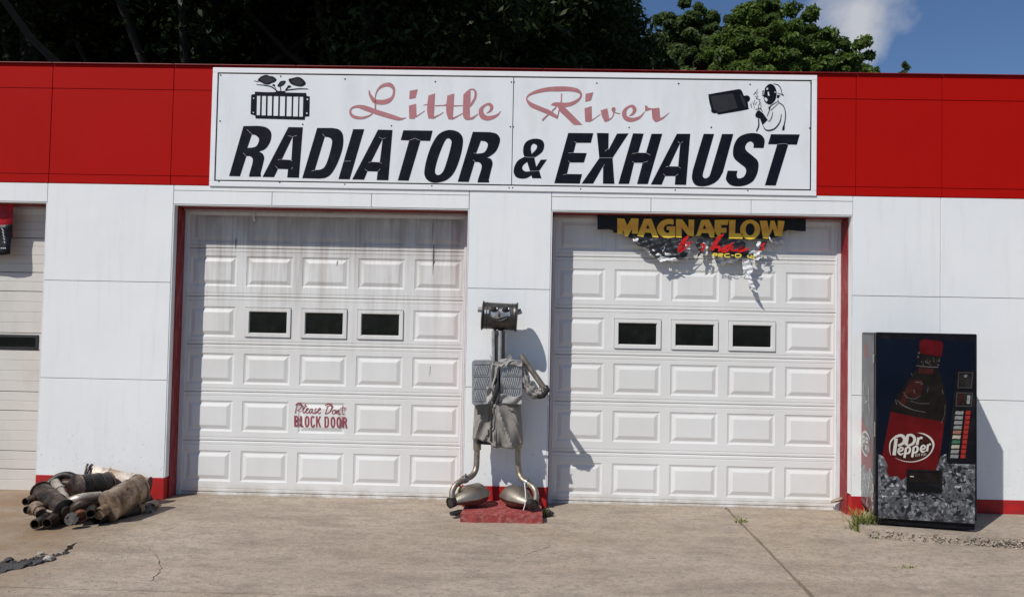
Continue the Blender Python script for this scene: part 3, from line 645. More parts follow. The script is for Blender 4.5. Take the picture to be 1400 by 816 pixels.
script(zI, [[(1000,608,40),(1070,583,26),(1120,548,13),(1178,495,3)]], [[(835,400),(868,410),(872,430),(925,444),(925,456),(835,486)], [(925,445),(1035,435),(1045,570),(1060,600),(985,632,1),(938,590)]])
# radiator with steam clouds
zR = Z(320, 95, 10.2, LYs); zR2 = Z(320, 95, 10.2, LYs-.001)
b = MB()
fill(b, zR, [[(290,312),(450,320),(580,318),(580,302),(715,303),(715,325),(1005,330),(1012,374),(1055,378),(1050,655),(985,662),(990,668),(985,705),(300,685),(295,645),(230,625),(238,355),(290,345)],
  *[[(x,368+k*2),(x+w,368+k*2),(x+w-6,640+k*3),(x-6,640+k*3)] for k,(x,w) in enumerate(((318,48),(388,58),(468,62),(552,66),(640,72),(735,70),(825,70),(912,52)))],
  [(262,392),(280,392),(280,412),(262,412)], [(258,592),(276,592),(276,610),(258,610)], [(1010,405),(1032,405),(1032,428),(1010,428)], [(1002,600),(1024,600),(1024,622),(1002,622)]])
for lp in ([(330,155,1),(365,110,1),(405,88,1),(450,78,1),(500,95,1),(540,100,1),(592,140,1),(570,175,1),(530,190,1),(480,212,1),(420,205,1),(385,185,1)], [(760,140,1),(820,122,1),(890,108,1),(940,125,1),(985,165,1),(1000,200,1),(985,220,1),(940,240,1),(880,235,1),(820,218,1),(780,190,1)], [(605,235,1),(620,200,1),(655,165,1),(720,165,1),(695,215,1),(640,245,1)], [(530,220,1),(560,208,1),(572,225,1),(550,236,1)], [(742,255,1),(755,225,1),(795,235,1),(775,258,1)]): fill(b, zR, [lp])
for st in ([(310,212,5),(420,222,12),(510,240,14),(560,270,16),(600,305,16)], [(1035,275,8),(900,272,14),(740,290,14),(715,300,12)], [(645,250,14),(650,300,10)], [(720,290,22),(750,250,18)], [(275,160,5),(340,175,10)], [(560,235,10),(585,270,8)]): stroke(b, zR2, st)
b.build('radiator_emblem', M['navy'], sign)
b = MB()
for lp in ([(360,140,1),(440,98,1),(510,115,1),(560,145,1),(500,185,1),(430,190,1)], [(800,160,1),(890,130,1),(960,175,1),(940,215,1),(860,215,1)], [(625,225,1),(660,180,1),(700,178,1),(670,215,1)]): fill(b, zR2, [lp])
b.build('steam_shading', M['grey_ink'], sign)['kind'] = 'stuff'
# muffler and welder
zM = Z(960, 100, 9.6, LYs); zM2 = Z(960, 100, 9.6, LYs-.001); zM3 = Z(960, 100, 9.6, LYs-.002)
b = MB()
fill(b, zM, [[(82,290,1),(110,276,1),(420,222),(480,214,1),(515,228,1),(548,300),(598,296,1),(628,325,1),(618,368,1),(598,376),(606,455),(580,482,1),(215,546),(190,526),(160,530,1),(122,512,1),(118,470),(95,390)]])
b.build('muffler_emblem', M['navy'], sign)
b = MB(); fill(b, zM2, [[(105,305),(405,268),(470,462),(215,520),(150,470)]]); fill(b, zM2, [[(490,280),(510,275),(560,360),(580,440),(560,455),(520,370)]]); b.build('muffler_shading', M['grey_ink'], sign)
b = MB()
fill(b, zM, [[(830,190,1),(890,143,1),(950,175,1),(976,250,1),(965,340,1),(930,390,1),(885,415,1),(828,385,1),(808,330,1),(818,250,1)], [(845,195),(868,190),(862,222),(838,222)], [(858,245),(872,240),(885,300),(862,300)], [(815,318),(842,322),(862,352),(845,380),(818,350)], [(948,240),(966,242),(962,262),(950,260)]])
fill(b, zM, [[(740,490,1),(800,530),(860,615),(790,685),(760,600),(705,578,1),(702,535,1)]]); fill(b, zM, [[(985,285),(1025,295),(1000,335),(978,325)]]); fill(b, zM, [[(1060,690),(1085,690),(1080,750),(1048,755)]]); fill(b, zM, [[(868,455),(890,430),(893,470),(880,500)]]); fill(b, zM, [[(790,235),(812,228),(808,305),(788,300)], [(795,245),(806,242),(804,290),(795,290)]])
for st in ([(932,140,6),(1000,160,9),(1035,215,10),(1047,268,8),(1072,298,6),(1030,275,7),(985,262,5)], [(990,350,8),(1010,390,9),(1060,425,10),(1090,500,11),(1090,600,11),(1072,700,14)], [(1040,540,6),(1020,640,12),(960,722,14),(890,752,16),(830,742,12),(798,688,6)], [(1000,368,6),(900,432,10),(878,500,8),(850,568,6)], [(1005,392,5),(900,490,8)], [(925,510,5),(912,580,8),(882,634,6),(860,622,4)], [(738,600,14),(742,690,16),(712,765,14)], [(742,480,6),(735,440,6),(752,400,6),(745,370,5)], [(775,480,6),(770,440,6),(768,395,6),(750,365,5)], [(735,460,5),(775,458,5)],
           [(735,205,3),(680,280,7)], [(735,240,3),(712,285,6)], [(670,285,5),(715,250,4)], [(690,310,5),(735,300,5)], [(735,305,4),(705,335,7)], [(705,335,5),(765,352,7)], [(640,390,4),(645,450,7)], [(660,380,4),(690,465,6)], [(690,352,4),(675,410,6)], [(720,375,4),(690,420,6)], [(632,410,4),(655,460,5)], [(700,480,8),(760,470,8),(795,510,6)]): stroke(b, zM3, st, n=4)
b.build('welder_emblem', M['navy'], sign)
b = MB()
for ox, oy, s, pts in ((300, 160, 7, [(797, 72), (578, 628), (1200, 645)]), (480, 160, 7, [(386, 86), (773, 660)]), (660, 160, 7, [(264, 95), (292, 95), (252, 680), (286, 680), (937, 690)]), (780, 160, 7, [(560, 102), (1346, 100), (1002, 700)]), (920, 160, 7, [(366, 102), (1308, 108), (716, 706), (22, 700)]), (470, 100, 10.2, [(18, 85), (1276, 122)]), (590, 105, 10.2, [(1112, 77), (1150, 77)]), (710, 105, 10.2, [(1080, 92)]), (800, 105, 10.2, [(1305, 100)]), (320, 95, 10.2, [(650, 98)]), (960, 100, 9.6, [(628, 150), (120, 715)]), (0, 0, 2.915, [(879, 300), (877, 483), (873, 724), (1375, 316)]), (920, 0, 2.915, [(22, 334), (549, 332)])):
    for x, y in pts:
        p = P(ox+x/s, oy+y/s, SY); b.lathe(p+Vector((0, .004, 0)), p+Vector((0, -.005, 0)), [(0, .008), (.8, .008), (1, .004)], 8)
b.build('screws', M['grey_ink'], sign)

# ------------------------------------------------------------------ torn banner over the right door
def banner_mat(name, col, rough=.35):
    mt, t, bs = new_mat(name); v = pos(t)
    c = ramp(t, noise(t, v, 7, 5), [(.3, tuple(x*.7 for x in col)), (.7, tuple(min(1, x*1.25) for x in col))])
    t.links.new(c, bs.inputs['Base Color']); bs.inputs['Roughness'].default_value = rough; bs.inputs['Specular IOR Level'].default_value = .25; bump(t, bs, noise(t, pos(t, (1, 1, 3)), 12, 4), .5, .02); return mt
M['vinylshred'] = MAT('glossy_carbon_pattern_vinyl', (.018, .019, .022), .3, 0, .5, 30, .4, 90, (.09, .09, .095), .8, 16)
M['vinyl'] = banner_mat('black_banner_vinyl', (.012, .012, .014)); M['vinylback'] = banner_mat('white_banner_backing', (.72, .72, .72), .5)
mt, t, bs = new_mat('gold_banner_ink'); v = pos(t); sx = t.nodes.new('ShaderNodeSeparateXYZ'); t.links.new(v, sx.inputs[0])
mr = t.nodes.new('ShaderNodeMapRange'); mr.inputs[1].default_value = P(950, 332, .17).z; mr.inputs[2].default_value = P(950, 300, .17).z; t.links.new(sx.outputs[2], mr.inputs[0])
c = ramp(t, mr.outputs[0], [(.0, (.95, .74, .08)), (.35, (.95, .58, .04)), (.6, (.80, .36, .025)), (1, (.92, .55, .04))]); c = mixc(t, ramp(t, noise(t, v, 25, 5, .7), [(.55, (0, 0, 0)), (.75, (.35,)*3)]), c, (.5, .3, .05))
t.links.new(c, bs.inputs['Base Color']); bs.inputs['Roughness'].default_value = .4; M['gold'] = mt
M['bannerred'] = banner_mat('red_banner_ink', (.62, .02, .02))
BY = .165
ban = thing('torn_banner', 'torn black banner with gold lettering hanging over the right door', 'banner', P(958, 290, BY))
def wav(p, amp=.02): return p+Vector((0, amp*(.6*math.sin(p.x*7.3+p.z*9)+.4*math.sin(p.x*17-p.z*23)), 0))
zJ = Z(810, 280, 9.067, BY); zK = Z(930, 280, 7.417, BY)
def bpoly(pts, name, mat, amp=.0, dy=0.0, curl=0.0, cuts=0):
    import bmesh
    b = MB(); top = min(y for x, y in pts); b.poly([[P(x, y, BY+dy) for x, y in pts]]); o = b.build(name, M[mat], ban, solid=.0015)
    bm = bmesh.new(); bm.from_mesh(o.data); bmesh.ops.remove_doubles(bm, verts=bm.verts, dist=1e-5)
    for _ in range(cuts): bmesh.ops.subdivide_edges(bm, edges=[e for e in bm.edges if e.calc_length() > .012], cuts=1, use_grid_fill=False); bmesh.ops.triangulate(bm, faces=bm.faces)
    zt = P(pts[0][0], top, BY).z-ORG[ban.name].z; ph = pts[0][0]*.37
    for v in bm.verts:
        x, z = v.co.x*60, v.co.z*60; d = (zt-v.co.z)
        v.co.y += -curl*(d/.31)**2+amp*(math.sin(x*1.1+z*.7+ph)+.8*math.sin(x*.5-z*1.7+ph*2)+.5*abs(math.sin(x*2.3+z*1.1)))
        if cuts > 1: v.co.x += amp*.35*math.sin(z*1.9+ph); v.co.z += amp*.3*math.sin(x*1.7+ph)
    bm.to_mesh(o.data); bm.free(); o.data.polygons.foreach_set('use_smooth', [True]*len(o.data.polygons)); return o
upper = [(816.5,288.5),(880,289.5),(950,291),(1020,291.5),(1102,293),(1101.5,316.5),(1088,315.5),(1078,314.5),(1071,317),(1069,323),(1055,325),(1051,329),(1040,327),(1022,326),(1010,328),(997,326.5),(990,328),(975,326),(962,325),(955,318),(948,323),(941,327),(925,327),(905,325.5),(893,326),(880,324),(868,324.5),(862,326),(857,323),(853,319),(845,318),(839,318.5),(838,315),(832,313.5),(817,314)]
bpoly(upper, 'banner_cloth', 'vinyl', .0008, cuts=3)
MAG = [(zJ, [[(308,168),(395,172),(428,258),(482,168),(572,172),(562,360),(490,358),(492,300),(440,388),(402,386),(378,310),(370,362),(308,362)]]),
 (zJ, [[(640,175),(730,175),(820,405),(745,400),(722,348),(652,344),(632,395),(552,388)], [(686,240),(708,298),(662,296)]]),
 (zJ, [[(1005,182),(930,178,1),(850,210,1),(800,280,1),(812,345,1),(860,395,1),(940,410,1),(1025,400),(1025,268),(920,268),(920,312),(952,312),(950,350),(905,342,1),(882,300,1),(900,258,1),(945,240,1),(1005,248)]]),
 (zJ, [[(1035,180),(1110,180),(1190,290),(1192,185),(1262,185),(1255,390),(1190,388),(1105,285),(1105,408),(1035,405)]]),
 (zK, [[(212,155),(292,152),(380,330),(300,330),(284,288),(218,286),(200,315),(160,318)], [(246,200),(266,246),(226,246)]]),
 (zK, [[(350,155),(490,152),(480,205),(415,205),(415,235),(470,235),(465,285),(410,285),(405,335),(345,330)]]),
 (zK, [[(496,155),(560,155),(555,290),(635,292),(630,345),(492,342)]]),
 (zK, [[(708+102*math.sin(a),252-100*math.cos(a),1) for a in (i*math.pi/6 for i in range(12))], [(708+46*math.sin(a),250-62*math.cos(a),1) for a in (i*math.pi/5 for i in range(10))]]),
 (zK, [[(805,162),(880,162),(900,260),(915,162),(955,162),(985,255),(990,160),(1058,165),(1030,320),(960,318),(938,240),(910,300),(890,345),(838,340)]])]
for mf, lp in MAG: b = MB(); fill(b, lambda x, y, mf=mf: mf(x, y)-Vector((0, .0035, 0)), lp); b.build('letter', M['gold'], ban)
# shreds that hang from the torn edge
shr = [
 ([(866,323),(882,324),(893,326),(890,333),(888,341),(884,339),(872,336),(868,331)], 'vinyl', .012, .5),
 ([(892,325),(912,325.5),(909,334),(906,342),(901,352),(896,352),(886,343),(889,334)], 'vinyl', -.012, .3),
 ([(913,325),(931,327),(938,331),(934,341),(925,347),(912,345),(906,341),(909,333)], 'vinyl', .014, .8),
 ([(903,346),(912,349),(926,349),(934,344),(941,346),(938,351),(928,354),(912,353),(904,352)], 'vinyl', -.01, -.3),
 ([(953,326),(962,327),(960,334),(957,340),(963,337),(961,345),(953,352),(955,342),(951,336)], 'vinyl', .01, .2),
 ([(972,326),(992,327),(1012,327),(1020,333),(1017,341),(1029,344),(1031,352),(1020,353),(1010,351),(990,351),(974,349),(971,340)], 'vinyl', .012, .6),
 ([(1040,328),(1049,330),(1047,337),(1043,342),(1036,343),(1040,336)], 'vinyl', .01, .2),
 ([(865,327),(873,325.5),(872,331),(866,330.5)], 'vinylback', -.02, .2), ([(906,338),(909,338),(909,342.5),(905.5,344)], 'vinylback', -.022, .1), ([(908,345),(917,347),(924,346.5),(923,349.5),(910,350)], 'vinylback', -.022, .1), ([(957,341),(958,336),(954,350),(953,352)], 'vinylback', -.02, .1),
 ([(1050,320),(1053,325),(1056,332),(1052,329)], 'vinylback', -.02, .1),
 ([(1015,353),(1024,352),(1030,354),(1027,362),(1031,368),(1026,375),(1029,384),(1024,380),(1020,370),(1017,375),(1015,364)], 'vinylback', .0, .5),
 ([(893,341),(899,346),(906,349),(904,352),(894,350),(887,344)], 'vinylback', 0, .1), ([(898,354),(906,351),(915,353),(924,352.5),(927,356),(920,358),(911,356),(904,359)], 'vinylback', 0, .3), ([(928,327),(934,328),(931,336),(926,334)], 'vinylback', 0, .1), ([(1036,330),(1041,331),(1037,340),(1034,336)], 'vinylback', 0, .1), ([(1021,345),(1032,342),(1036,347),(1030,352),(1022,351)], 'vinylback', 0, .2),
 ([(1018,374),(1022,372),(1028,384),(1033,394),(1036,401),(1031,398),(1024,388)], 'vinylback', .01, .3),
]
for k, (pts, mt_, am, cu) in enumerate(shr): bpoly(pts, 'torn_shred', 'vinylshred' if mt_ == 'vinyl' else mt_, (.0042 if mt_ == 'vinyl' else .006), -.004*(k % 3)-.004, .02*cu, 4)
# longer tatters further back, turned edge-on or seen from behind
for k, (pts, am) in enumerate([([(870,326),(886,326),(899,345),(905,356),(893,352),(880,340)], .03), ([(930,330),(943,329),(945,345),(940,356),(932,350)], .02), ([(960,328),(970,328),(968,345),(966,356),(961,352)], .02), ([(975,348),(1000,350),(1012,352),(1006,361),(995,359),(986,364),(978,360)], .02), ([(1052,327),(1068,325),(1074,333),(1062,336),(1056,331)], .02), ([(1031,343),(1042,343),(1040,352),(1034,362),(1030,354)], .02)]):
    o = bpoly(pts, 'torn_shred', 'vinylback', .010, .035+.006*k, -.01, 4)
# red script and gold small print on the shreds
zj = Z(810, 280, 9.067, BY-.042); zk = Z(930, 280, 7.417, BY-.042)
b = MB()
for st in ([(1190,390,30),(1130,450,50),(1090,530,55),(1075,570,40),(1120,560,28),(1190,500,16),(1240,450,8)], [(1100,500,30),(1180,470,20),(1240,470,10)]): stroke(b, zj, st)
for k, st in enumerate(([(440,300,14),(390,340,36),(340,420,44),(320,460,30)], [(330,440,20),(380,425,30),(400,445,28),(390,475,22)], [(520,400,14),(460,430,34),(425,465,30),(470,470,24),(520,425,30),(525,468,22)], [(530,470,14),(600,450,26),(640,420,20),(590,470,26),(650,460,26),(700,440,14)], [(545,380,8),(520,400,10)], [(205,400,16),(240,410,26),(230,450,24),(210,470,12)], [(860,390,14),(830,410,24),(840,440,22),(800,462,10)])): stroke(b, lambda x, y, k=k: zk(x, y)-Vector((0, .0004*k, 0)), st)
b.build('script_lettering', M['bannerred'], ban)
zk2 = Z(930, 280, 7.417, BY-.045)
b = MB(); s_ = lambda *p, w=10: stroke(b, zk2, p, w=w, n=3)
s_((335,490),(332,525)); s_((336,494),(372,496),(370,512),(338,512)); s_((392,492),(390,528)); s_((392,496),(430,498),(426,510),(396,512),(428,528)); s_((500,498),(460,500),(450,516),(470,528),(505,526)); s_((520,512),(545,513)); s_((560,502),(600,500),(618,515),(595,530),(562,526),(560,502)); s_((690,508),(685,530),(715,532),(722,510)); s_((735,515),(728,545)); s_((760,520),(730,530),(748,548))
b.build('small_lettering', M['gold'], ban)
# piece of a red and black banner over the left door
ban2 = thing('hanging_banner', 'red over black banner end hanging at the left edge', 'banner', P(0, 268, .12))
b = MB()
def bc(u, v): x = -140+u*(159.5-v*4); y = 269+v*55; p = P(x, y, .12); return p+Vector((0, .012*math.sin(u*9+v*4)+.02*v, 0))
b.grid(bc, 14, 8); b.build('red_cloth', banner_mat('red_banner_vinyl', (.45, .012, .02)), ban2, smooth=True, solid=.002)
def bd(u, v): x = -140+u*(156-v*2); y = 307+v*41+1.2*math.sin(u*23); p = P(x, y, .115); return p+Vector((0, .012*math.sin(u*7+v*5)+.01*v, 0))
b = MB(); b.grid(bd, 14, 8); b.build('black_cloth', M['vinyl'], ban2, smooth=True, solid=.002)
b = MB()
for k in range(3): stroke(b, lambda x, y: P(x, y, .098), [(1+k*2.6, 339.5), (2.4+k*2.6, 339)], w=1.6)
for k in range(5): stroke(b, lambda x, y: P(x, y, .098), [(2+k*.8, 312+k*4.4), (5+k*.5, 316+k*4)], w=.8)
b.build('lettering', M['ink_white'], ban2)
#MACHINE
# ------------------------------------------------------------------ vending machine
def mmat(name, col, rough=.3, **k):
    q = MAT(name, col, rough, **k); q.node_tree.nodes['Principled BSDF'].inputs['Specular IOR Level'].default_value = .13; return q
M['mblack'] = mmat('black_cabinet_enamel', (.006, .006, .008), .35, var=.3, dirt=(.03, .03, .03), dirt_amt=.4, dscale=6)
M['mnavy'] = mmat('dark_navy_print', (.003, .0055, .013), .25, var=.3, scale=2)
M['mred'] = mmat('dark_red_print', (.088, .005, .006), .25, var=.4, scale=4)
M['mcap'] = mmat('red_cap_print', (.075, .004, .006), .25, var=.4, scale=14)
M['mcola'] = mmat('dark_cola_print', (.010, .008, .007), .25, var=.5, scale=9)
M['mglint'] = mmat('bottle_glint_print', (.075, .07, .066), .25, var=.5, scale=20)
M['mglint2'] = mmat('dark_grey_plastic', (.045, .04, .038), .35, var=.3)
M['mbrown'] = mmat('amber_print', (.035, .010, .008), .25, var=.5, scale=14)
M['mwhite'] = mmat('cream_white_print', (.50, .47, .42), .25, var=.12)
M['mgrey'] = mmat('grey_label_print', (.19, .20, .185), .3, var=.5, scale=60)
M['mbutton'] = mmat('red_button_plastic', (.26, .022, .018), .3, var=.4, scale=60)
M['mgreen'] = mmat('green_label_print', (.04, .12, .07), .3, var=.4, scale=60)
M['mtan'] = mmat('tan_label_print', (.26, .12, .09), .3, var=.4, scale=60)
M['mpale'] = mmat('pale_label_print', (.33, .31, .24), .3, var=.4, scale=60)
M['steel'] = mmat('brushed_steel', (.42, .42, .42), .35, metal=1, var=.2)
def ice_mat(name, hi):
    mt, t, bs = new_mat(name); v = pos(t)
    w_ = t.nodes.new('ShaderNodeTexNoise'); w_.inputs['Scale'].default_value = 11; w_.inputs['Detail'].default_value = 7; w_.inputs['Distortion'].default_value = 1.6; w_.inputs['Roughness'].default_value = .66; t.links.new(v, w_.inputs['Vector'])
    c = ramp(t, w_.outputs['Fac'], [(.34, (.008, .009, .012)), (.46, (.045, .048, .055)), (.55, (.09, .094, .10)), (.68, tuple(hi*x for x in (.36, .36, .37)))])
    wv = mixc(t, .10, v, w_.outputs['Color'])
    for sc_, lo_, am in ((9, .25, .7), (17, .4, .6)):
        vo = t.nodes.new('ShaderNodeTexVoronoi'); vo.inputs['Scale'].default_value = sc_; t.links.new(wv, vo.inputs['Vector'])
        g = ramp(t, vo.outputs['Color'], [(.1, (lo_,)*3), (.55, (.9,)*3), (.9, (1.9,)*3)]); c = mixc(t, am, c, g, 'MULTIPLY')
        ve = t.nodes.new('ShaderNodeTexVoronoi'); ve.feature = 'DISTANCE_TO_EDGE'; ve.inputs['Scale'].default_value = sc_; t.links.new(wv, ve.inputs['Vector'])
        c = mixc(t, ramp(t, ve.outputs['Distance'], [(.0, (.35,)*3), (.07, (0, 0, 0))]), c, tuple(hi*x for x in (.30, .30, .32)) if sc_ == 9 else (.01, .011, .014))
    t.links.new(c, bs.inputs['Base Color']); bs.inputs['Roughness'].default_value = .25; return mt
M['ice'] = ice_mat('ice_cube_print', .9); M['icepale'] = ice_mat('faded_ice_print', 1.9)
MZ = .037
FL = Gz(1197.5, 718, MZ); ANG = math.radians(-12)
du = Vector((math.cos(ANG), math.sin(ANG), 0)); dn = Vector((-du.y, du.x, 0))
def VF(x, y, off=0.0):                                     # point of the machine's front
    d = ray(x, y); o = CAM-FL-dn*off; return CAM+d*(-(o.dot(dn))/d.dot(dn))
wid = (VF(1336, 600)-FL).dot(du); MTOP = VF(1266, 455.2).z; DEP = .83
FRp = FL+du*wid; BL = FL+dn*DEP; BR = FRp+dn*DEP
vm = thing('vending_machine', 'dark soft drink vending machine with a tilted bottle picture', 'vending machine', (FL.x, FL.y, MZ))
def MP(u, w, z): return FL+du*u+dn*w+Vector((0, 0, z-FL.z))
def mbox(u0, u1, w0, w1, z0, z1, name, mat, bevel=.004):
    b = MB(); b.hexa([MP(u0, w0, z0), MP(u1, w0, z0), MP(u1, w1, z0), MP(u0, w1, z0)], [MP(u0, w0, z1), MP(u1, w0, z1), MP(u1, w1, z1), MP(u0, w1, z1)])
    return b.build(name, M[mat], vm, bevel=bevel)
mbox(.0, wid, .085, DEP, MZ+.07, MTOP-.004, 'cabinet', 'mblack', .012)
mbox(-.004, wid+.004, .012, .075, MZ+.10, MTOP, 'door', 'mblack', .010)
mbox(.02, wid-.02, .10, DEP-.04, MZ+.0, MZ+.07, 'plinth', 'mblack', .004)
mbox(.01, wid-.01, .03, .05, MZ+.015, MZ+.095, 'kick_plate', 'mblack', .004)
mbox(-.008, .004, .076, .084, MZ+.10, MTOP-.01, 'door_gasket', 'rubber', 0)
for z in (MZ+.3, MTOP-.3): mbox(-.014, -.0045, .055, .11, z, z+.08, 'hinge', 'steel', .003)
mbox(wid+.0045, wid+.02, .10, .13, MZ+1.20, MZ+1.24, 'lock', 'steel', .004)
mbox(-.006, -.0045, .03, .06, VF(1193, 597).z, VF(1193, 577).z, 'sticker', 'mpale', 0)
zv = lambda ox, oy, s, off: (lambda x, y: VF(ox+x/s, oy+y/s, off))
OFF = -.002
# picture panel on the door
px_ = lambda pts, off: [VF(x, y, off) for x, y in pts]
b = MB(); b.extr(px_([(1200, 463), (1333, 466), (1333, 717), (1200, 707)], .006), dn*.005); b.build('picture_panel', M['mnavy'], vm)
a = lambda off: zv(1190, 450, 5.825, off); l_ = lambda off: zv(1140, 430, 2.473, off); g_ = lambda off: zv(1190, 570, 7.418, off)
def pr(name, mat, mf, *polys):
    b = MB()
    for p in polys: fill(b, mf, [p])
    return b.build(name, M[mat], vm)
pr('bottle_body', 'mcola', a(.004), [(375,300),(535,308),(548,345,1),(575,420,1),(600,540,1),(612,640,1),(600,740),(380,740),(155,690),(165,615,1),(205,535,1),(270,440,1),(330,360,1)])
pr('bottle_neck', 'mbrown', a(.003), [(388,303),(505,315),(495,362),(380,352)], [(335,420,1),(380,400,1),(420,420,1),(400,520,1),(340,545,1),(310,510,1)])
pr('bottle_sheen', 'mbrown', a(.0032), [(300,450,1),(330,400,1),(322,470,1),(290,560,1),(262,600,1),(232,610,1),(255,530,1)])
pr('bottle_cap', 'mcap', a(.003), [(396,92,1),(480,85,1),(575,108,1),(565,218),(480,205),(394,192)])
pr('bottle_collar', 'mcola', a(.0025), [(380,195),(560,222),(535,300),(368,288)])
b = MB()
for st in ([(362,290,7),(450,298,9),(540,302,7)], [(215,565,5),(260,605,9),(340,640,7),(440,660,5)], [(320,570,4),(390,590,5),(470,590,4)], [(265,500,4),(290,540,5),(350,552,4),(400,530,4)], [(460,460,3),(455,500,4)], [(345,480,9),(352,510,9)], [(570,480,8),(580,515,8)], [(595,600,4),(590,680,3),(565,750,4)], [(360,420,8),(410,425,8)], [(395,440,6),(420,436,5)], [(200,560,5),(210,600,6)], [(325,350,5),(335,370,4)]): stroke(b, a(.002), st)
for k in range(26):
    x = random.uniform(385, 555); y = random.uniform(225, 285); stroke(b, a(.0015), [(x, y), (x+random.uniform(3, 9), y+random.uniform(2, 12))], w=random.uniform(3, 7))
for x, y in ((385, 188), (380, 218), (548, 250)): stroke(b, a(.0015), [(x-6, y), (x+7, y+2)], w=13)
b.build('bottle_glints', M['mglint'], vm)['kind'] = 'stuff'
pr('bottle_label', 'mred', l_(.003), [(192,328),(280,346,1),(374,362),(360,470),(345,530),(245,560),(172,552),(158,500)])
# lettering of the label
g1 = g_(.0018); 
pr('logo_oval', 'mbrown', g_(.0024), [(205+0,330,1),(215,250,1),(280,190,1),(420,165,1),(560,190,1),(630,250,1),(620,340,1),(540,420,1),(420,445,1),(290,420,1),(225,380,1)])
b = MB()
for st in ([(205,385,3),(195,320,10),(205,250,14),(245,205,16),(300,182,12),(340,182,6)], [(480,158,2),(540,170,12),(600,205,18),(637,260,20),(632,320,14),(590,385,12),(520,430,10),(430,452,8),(340,445,6),(255,415,2)]): stroke(b, g1, st)
b.build('logo_ring', M['mwhite'], vm)
g2_ = g_(.0012); letters = [
 [[(262,215,34),(240,385,34)], [(250,200,22),(310,185,30),(345,215,34),(335,260,30),(280,290,22)]],                      # P
 [[(378,185,30),(362,285,30)], [(370,182,18),(420,182,26),(448,215,30),(438,260,28),(395,285,22),(365,284,16)]],        # D
 [[(488,205,26),(474,280,26)], [(486,228,14),(510,208,22),(528,214,20)]],                                              # r
 [[(285,348,14),(318,338,16),(330,318,18),(310,305,16),(290,325,20),(285,355,22),(305,378,18),(335,365,10)]],           # e
 [[(362,308,22),(345,412,24)], [(358,318,14),(388,302,20),(402,325,22),(390,360,20),(360,368,14)]],                     # p
 [[(440,300,22),(424,405,24)], [(436,310,14),(466,294,20),(480,318,22),(468,352,20),(438,360,14)]],                     # p
 [[(512,328,14),(545,318,16),(555,298,18),(535,285,16),(516,305,20),(511,332,22),(530,352,18),(560,340,10)]],           # e
 [[(585,275,22),(574,345,22)], [(582,296,12),(602,274,18),(614,278,16)]],                                              # r
]
for L in letters:
    b = MB()
    for k, st in enumerate(L): stroke(b, lambda x, y, k=k: g2_(x, y)-dn*.0002*k, st)
    b.build('logo_letter', M['mwhite'], vm)
b = MB()
for k, seg in enumerate([[(470,372),(460,374),(458,398),(470,397)],[(458,385),(468,385)],[(488,374),(478,376),(484,388),(474,396)],[(492,372),(506,371)],[(499,372),(496,394)],[(522,368),(519,392)],[(535,366),(530,378),(538,390),(532,392)],[(548,366),(544,388),(552,380)],[(564,364),(558,366),(566,374),(558,384)]]): stroke(b, lambda x, y, k=k: g2_(x, y)-dn*.0001*k, seg, w=4, straight=True)
b.build('logo_small_lettering', M['mwhite'], vm)['kind'] = 'stuff'
# heap of printed ice
pr('ice_picture', 'ice', l_(.0022), [(150,470),(168,480),(182,508),(178,530),(188,548),(215,545),(228,560),(246,548),(300,560),(340,540),(362,478),(380,470),(384,503),(478,505),(477,706),(150,686)])
icepoly = [(150,472),(168,482),(182,508),(178,530),(188,548),(215,545),(228,560),(246,550),(300,560),(340,540),(362,480),(380,472),(384,503),(478,507),(476,704),(150,684)]
def inside(x, y, poly):
    r = False
    for (x0, y0), (x1, y1) in zip(poly, poly[1:]+poly[:1]):
        if (y0 > y) != (y1 > y) and x < (x1-x0)*(y-y0)/(y1-y0)+x0: r = not r
    return r
for mi, (nm_, col_) in enumerate((('ice_dark_print', (.016, .017, .021)), ('ice_mid_print', (.065, .068, .075)), ('ice_light_print', (.125, .127, .135)), ('ice_bright_print', (.25, .25, .26)))):
    M[nm_] = mmat(nm_, col_, .25, var=.45, scale=30); rnd = random.Random(40+mi); b = MB(); n_ = (190, 170, 110, 55)[mi]; k = 0
    while k < n_:
        cx_, cy_ = rnd.uniform(150, 478), rnd.uniform(470, 705); sz = rnd.uniform(5, (20, 17, 13, 8)[mi]); an = rnd.random()*6.28; ar = rnd.uniform(.25, .8)
        pts = [(cx_+sz*math.cos(an+q)*(1 if j % 2 == 0 else ar*rnd.uniform(.6, 1.2)), cy_+sz*math.sin(an+q)*(1 if j % 2 == 0 else ar*rnd.uniform(.6, 1.2))) for j, q in enumerate((0, 1.2, 2.6, 3.9, 5.1)[:rnd.choice((3, 4, 5))])]
        if not all(inside(x, y, icepoly) for x, y in pts): continue
        b.poly([[l_(.0019-.00035*mi-.0000015*k)(x, y) for x, y in pts]]); k += 1
    b.build('ice_facets', M[nm_], vm)['kind'] = 'stuff'
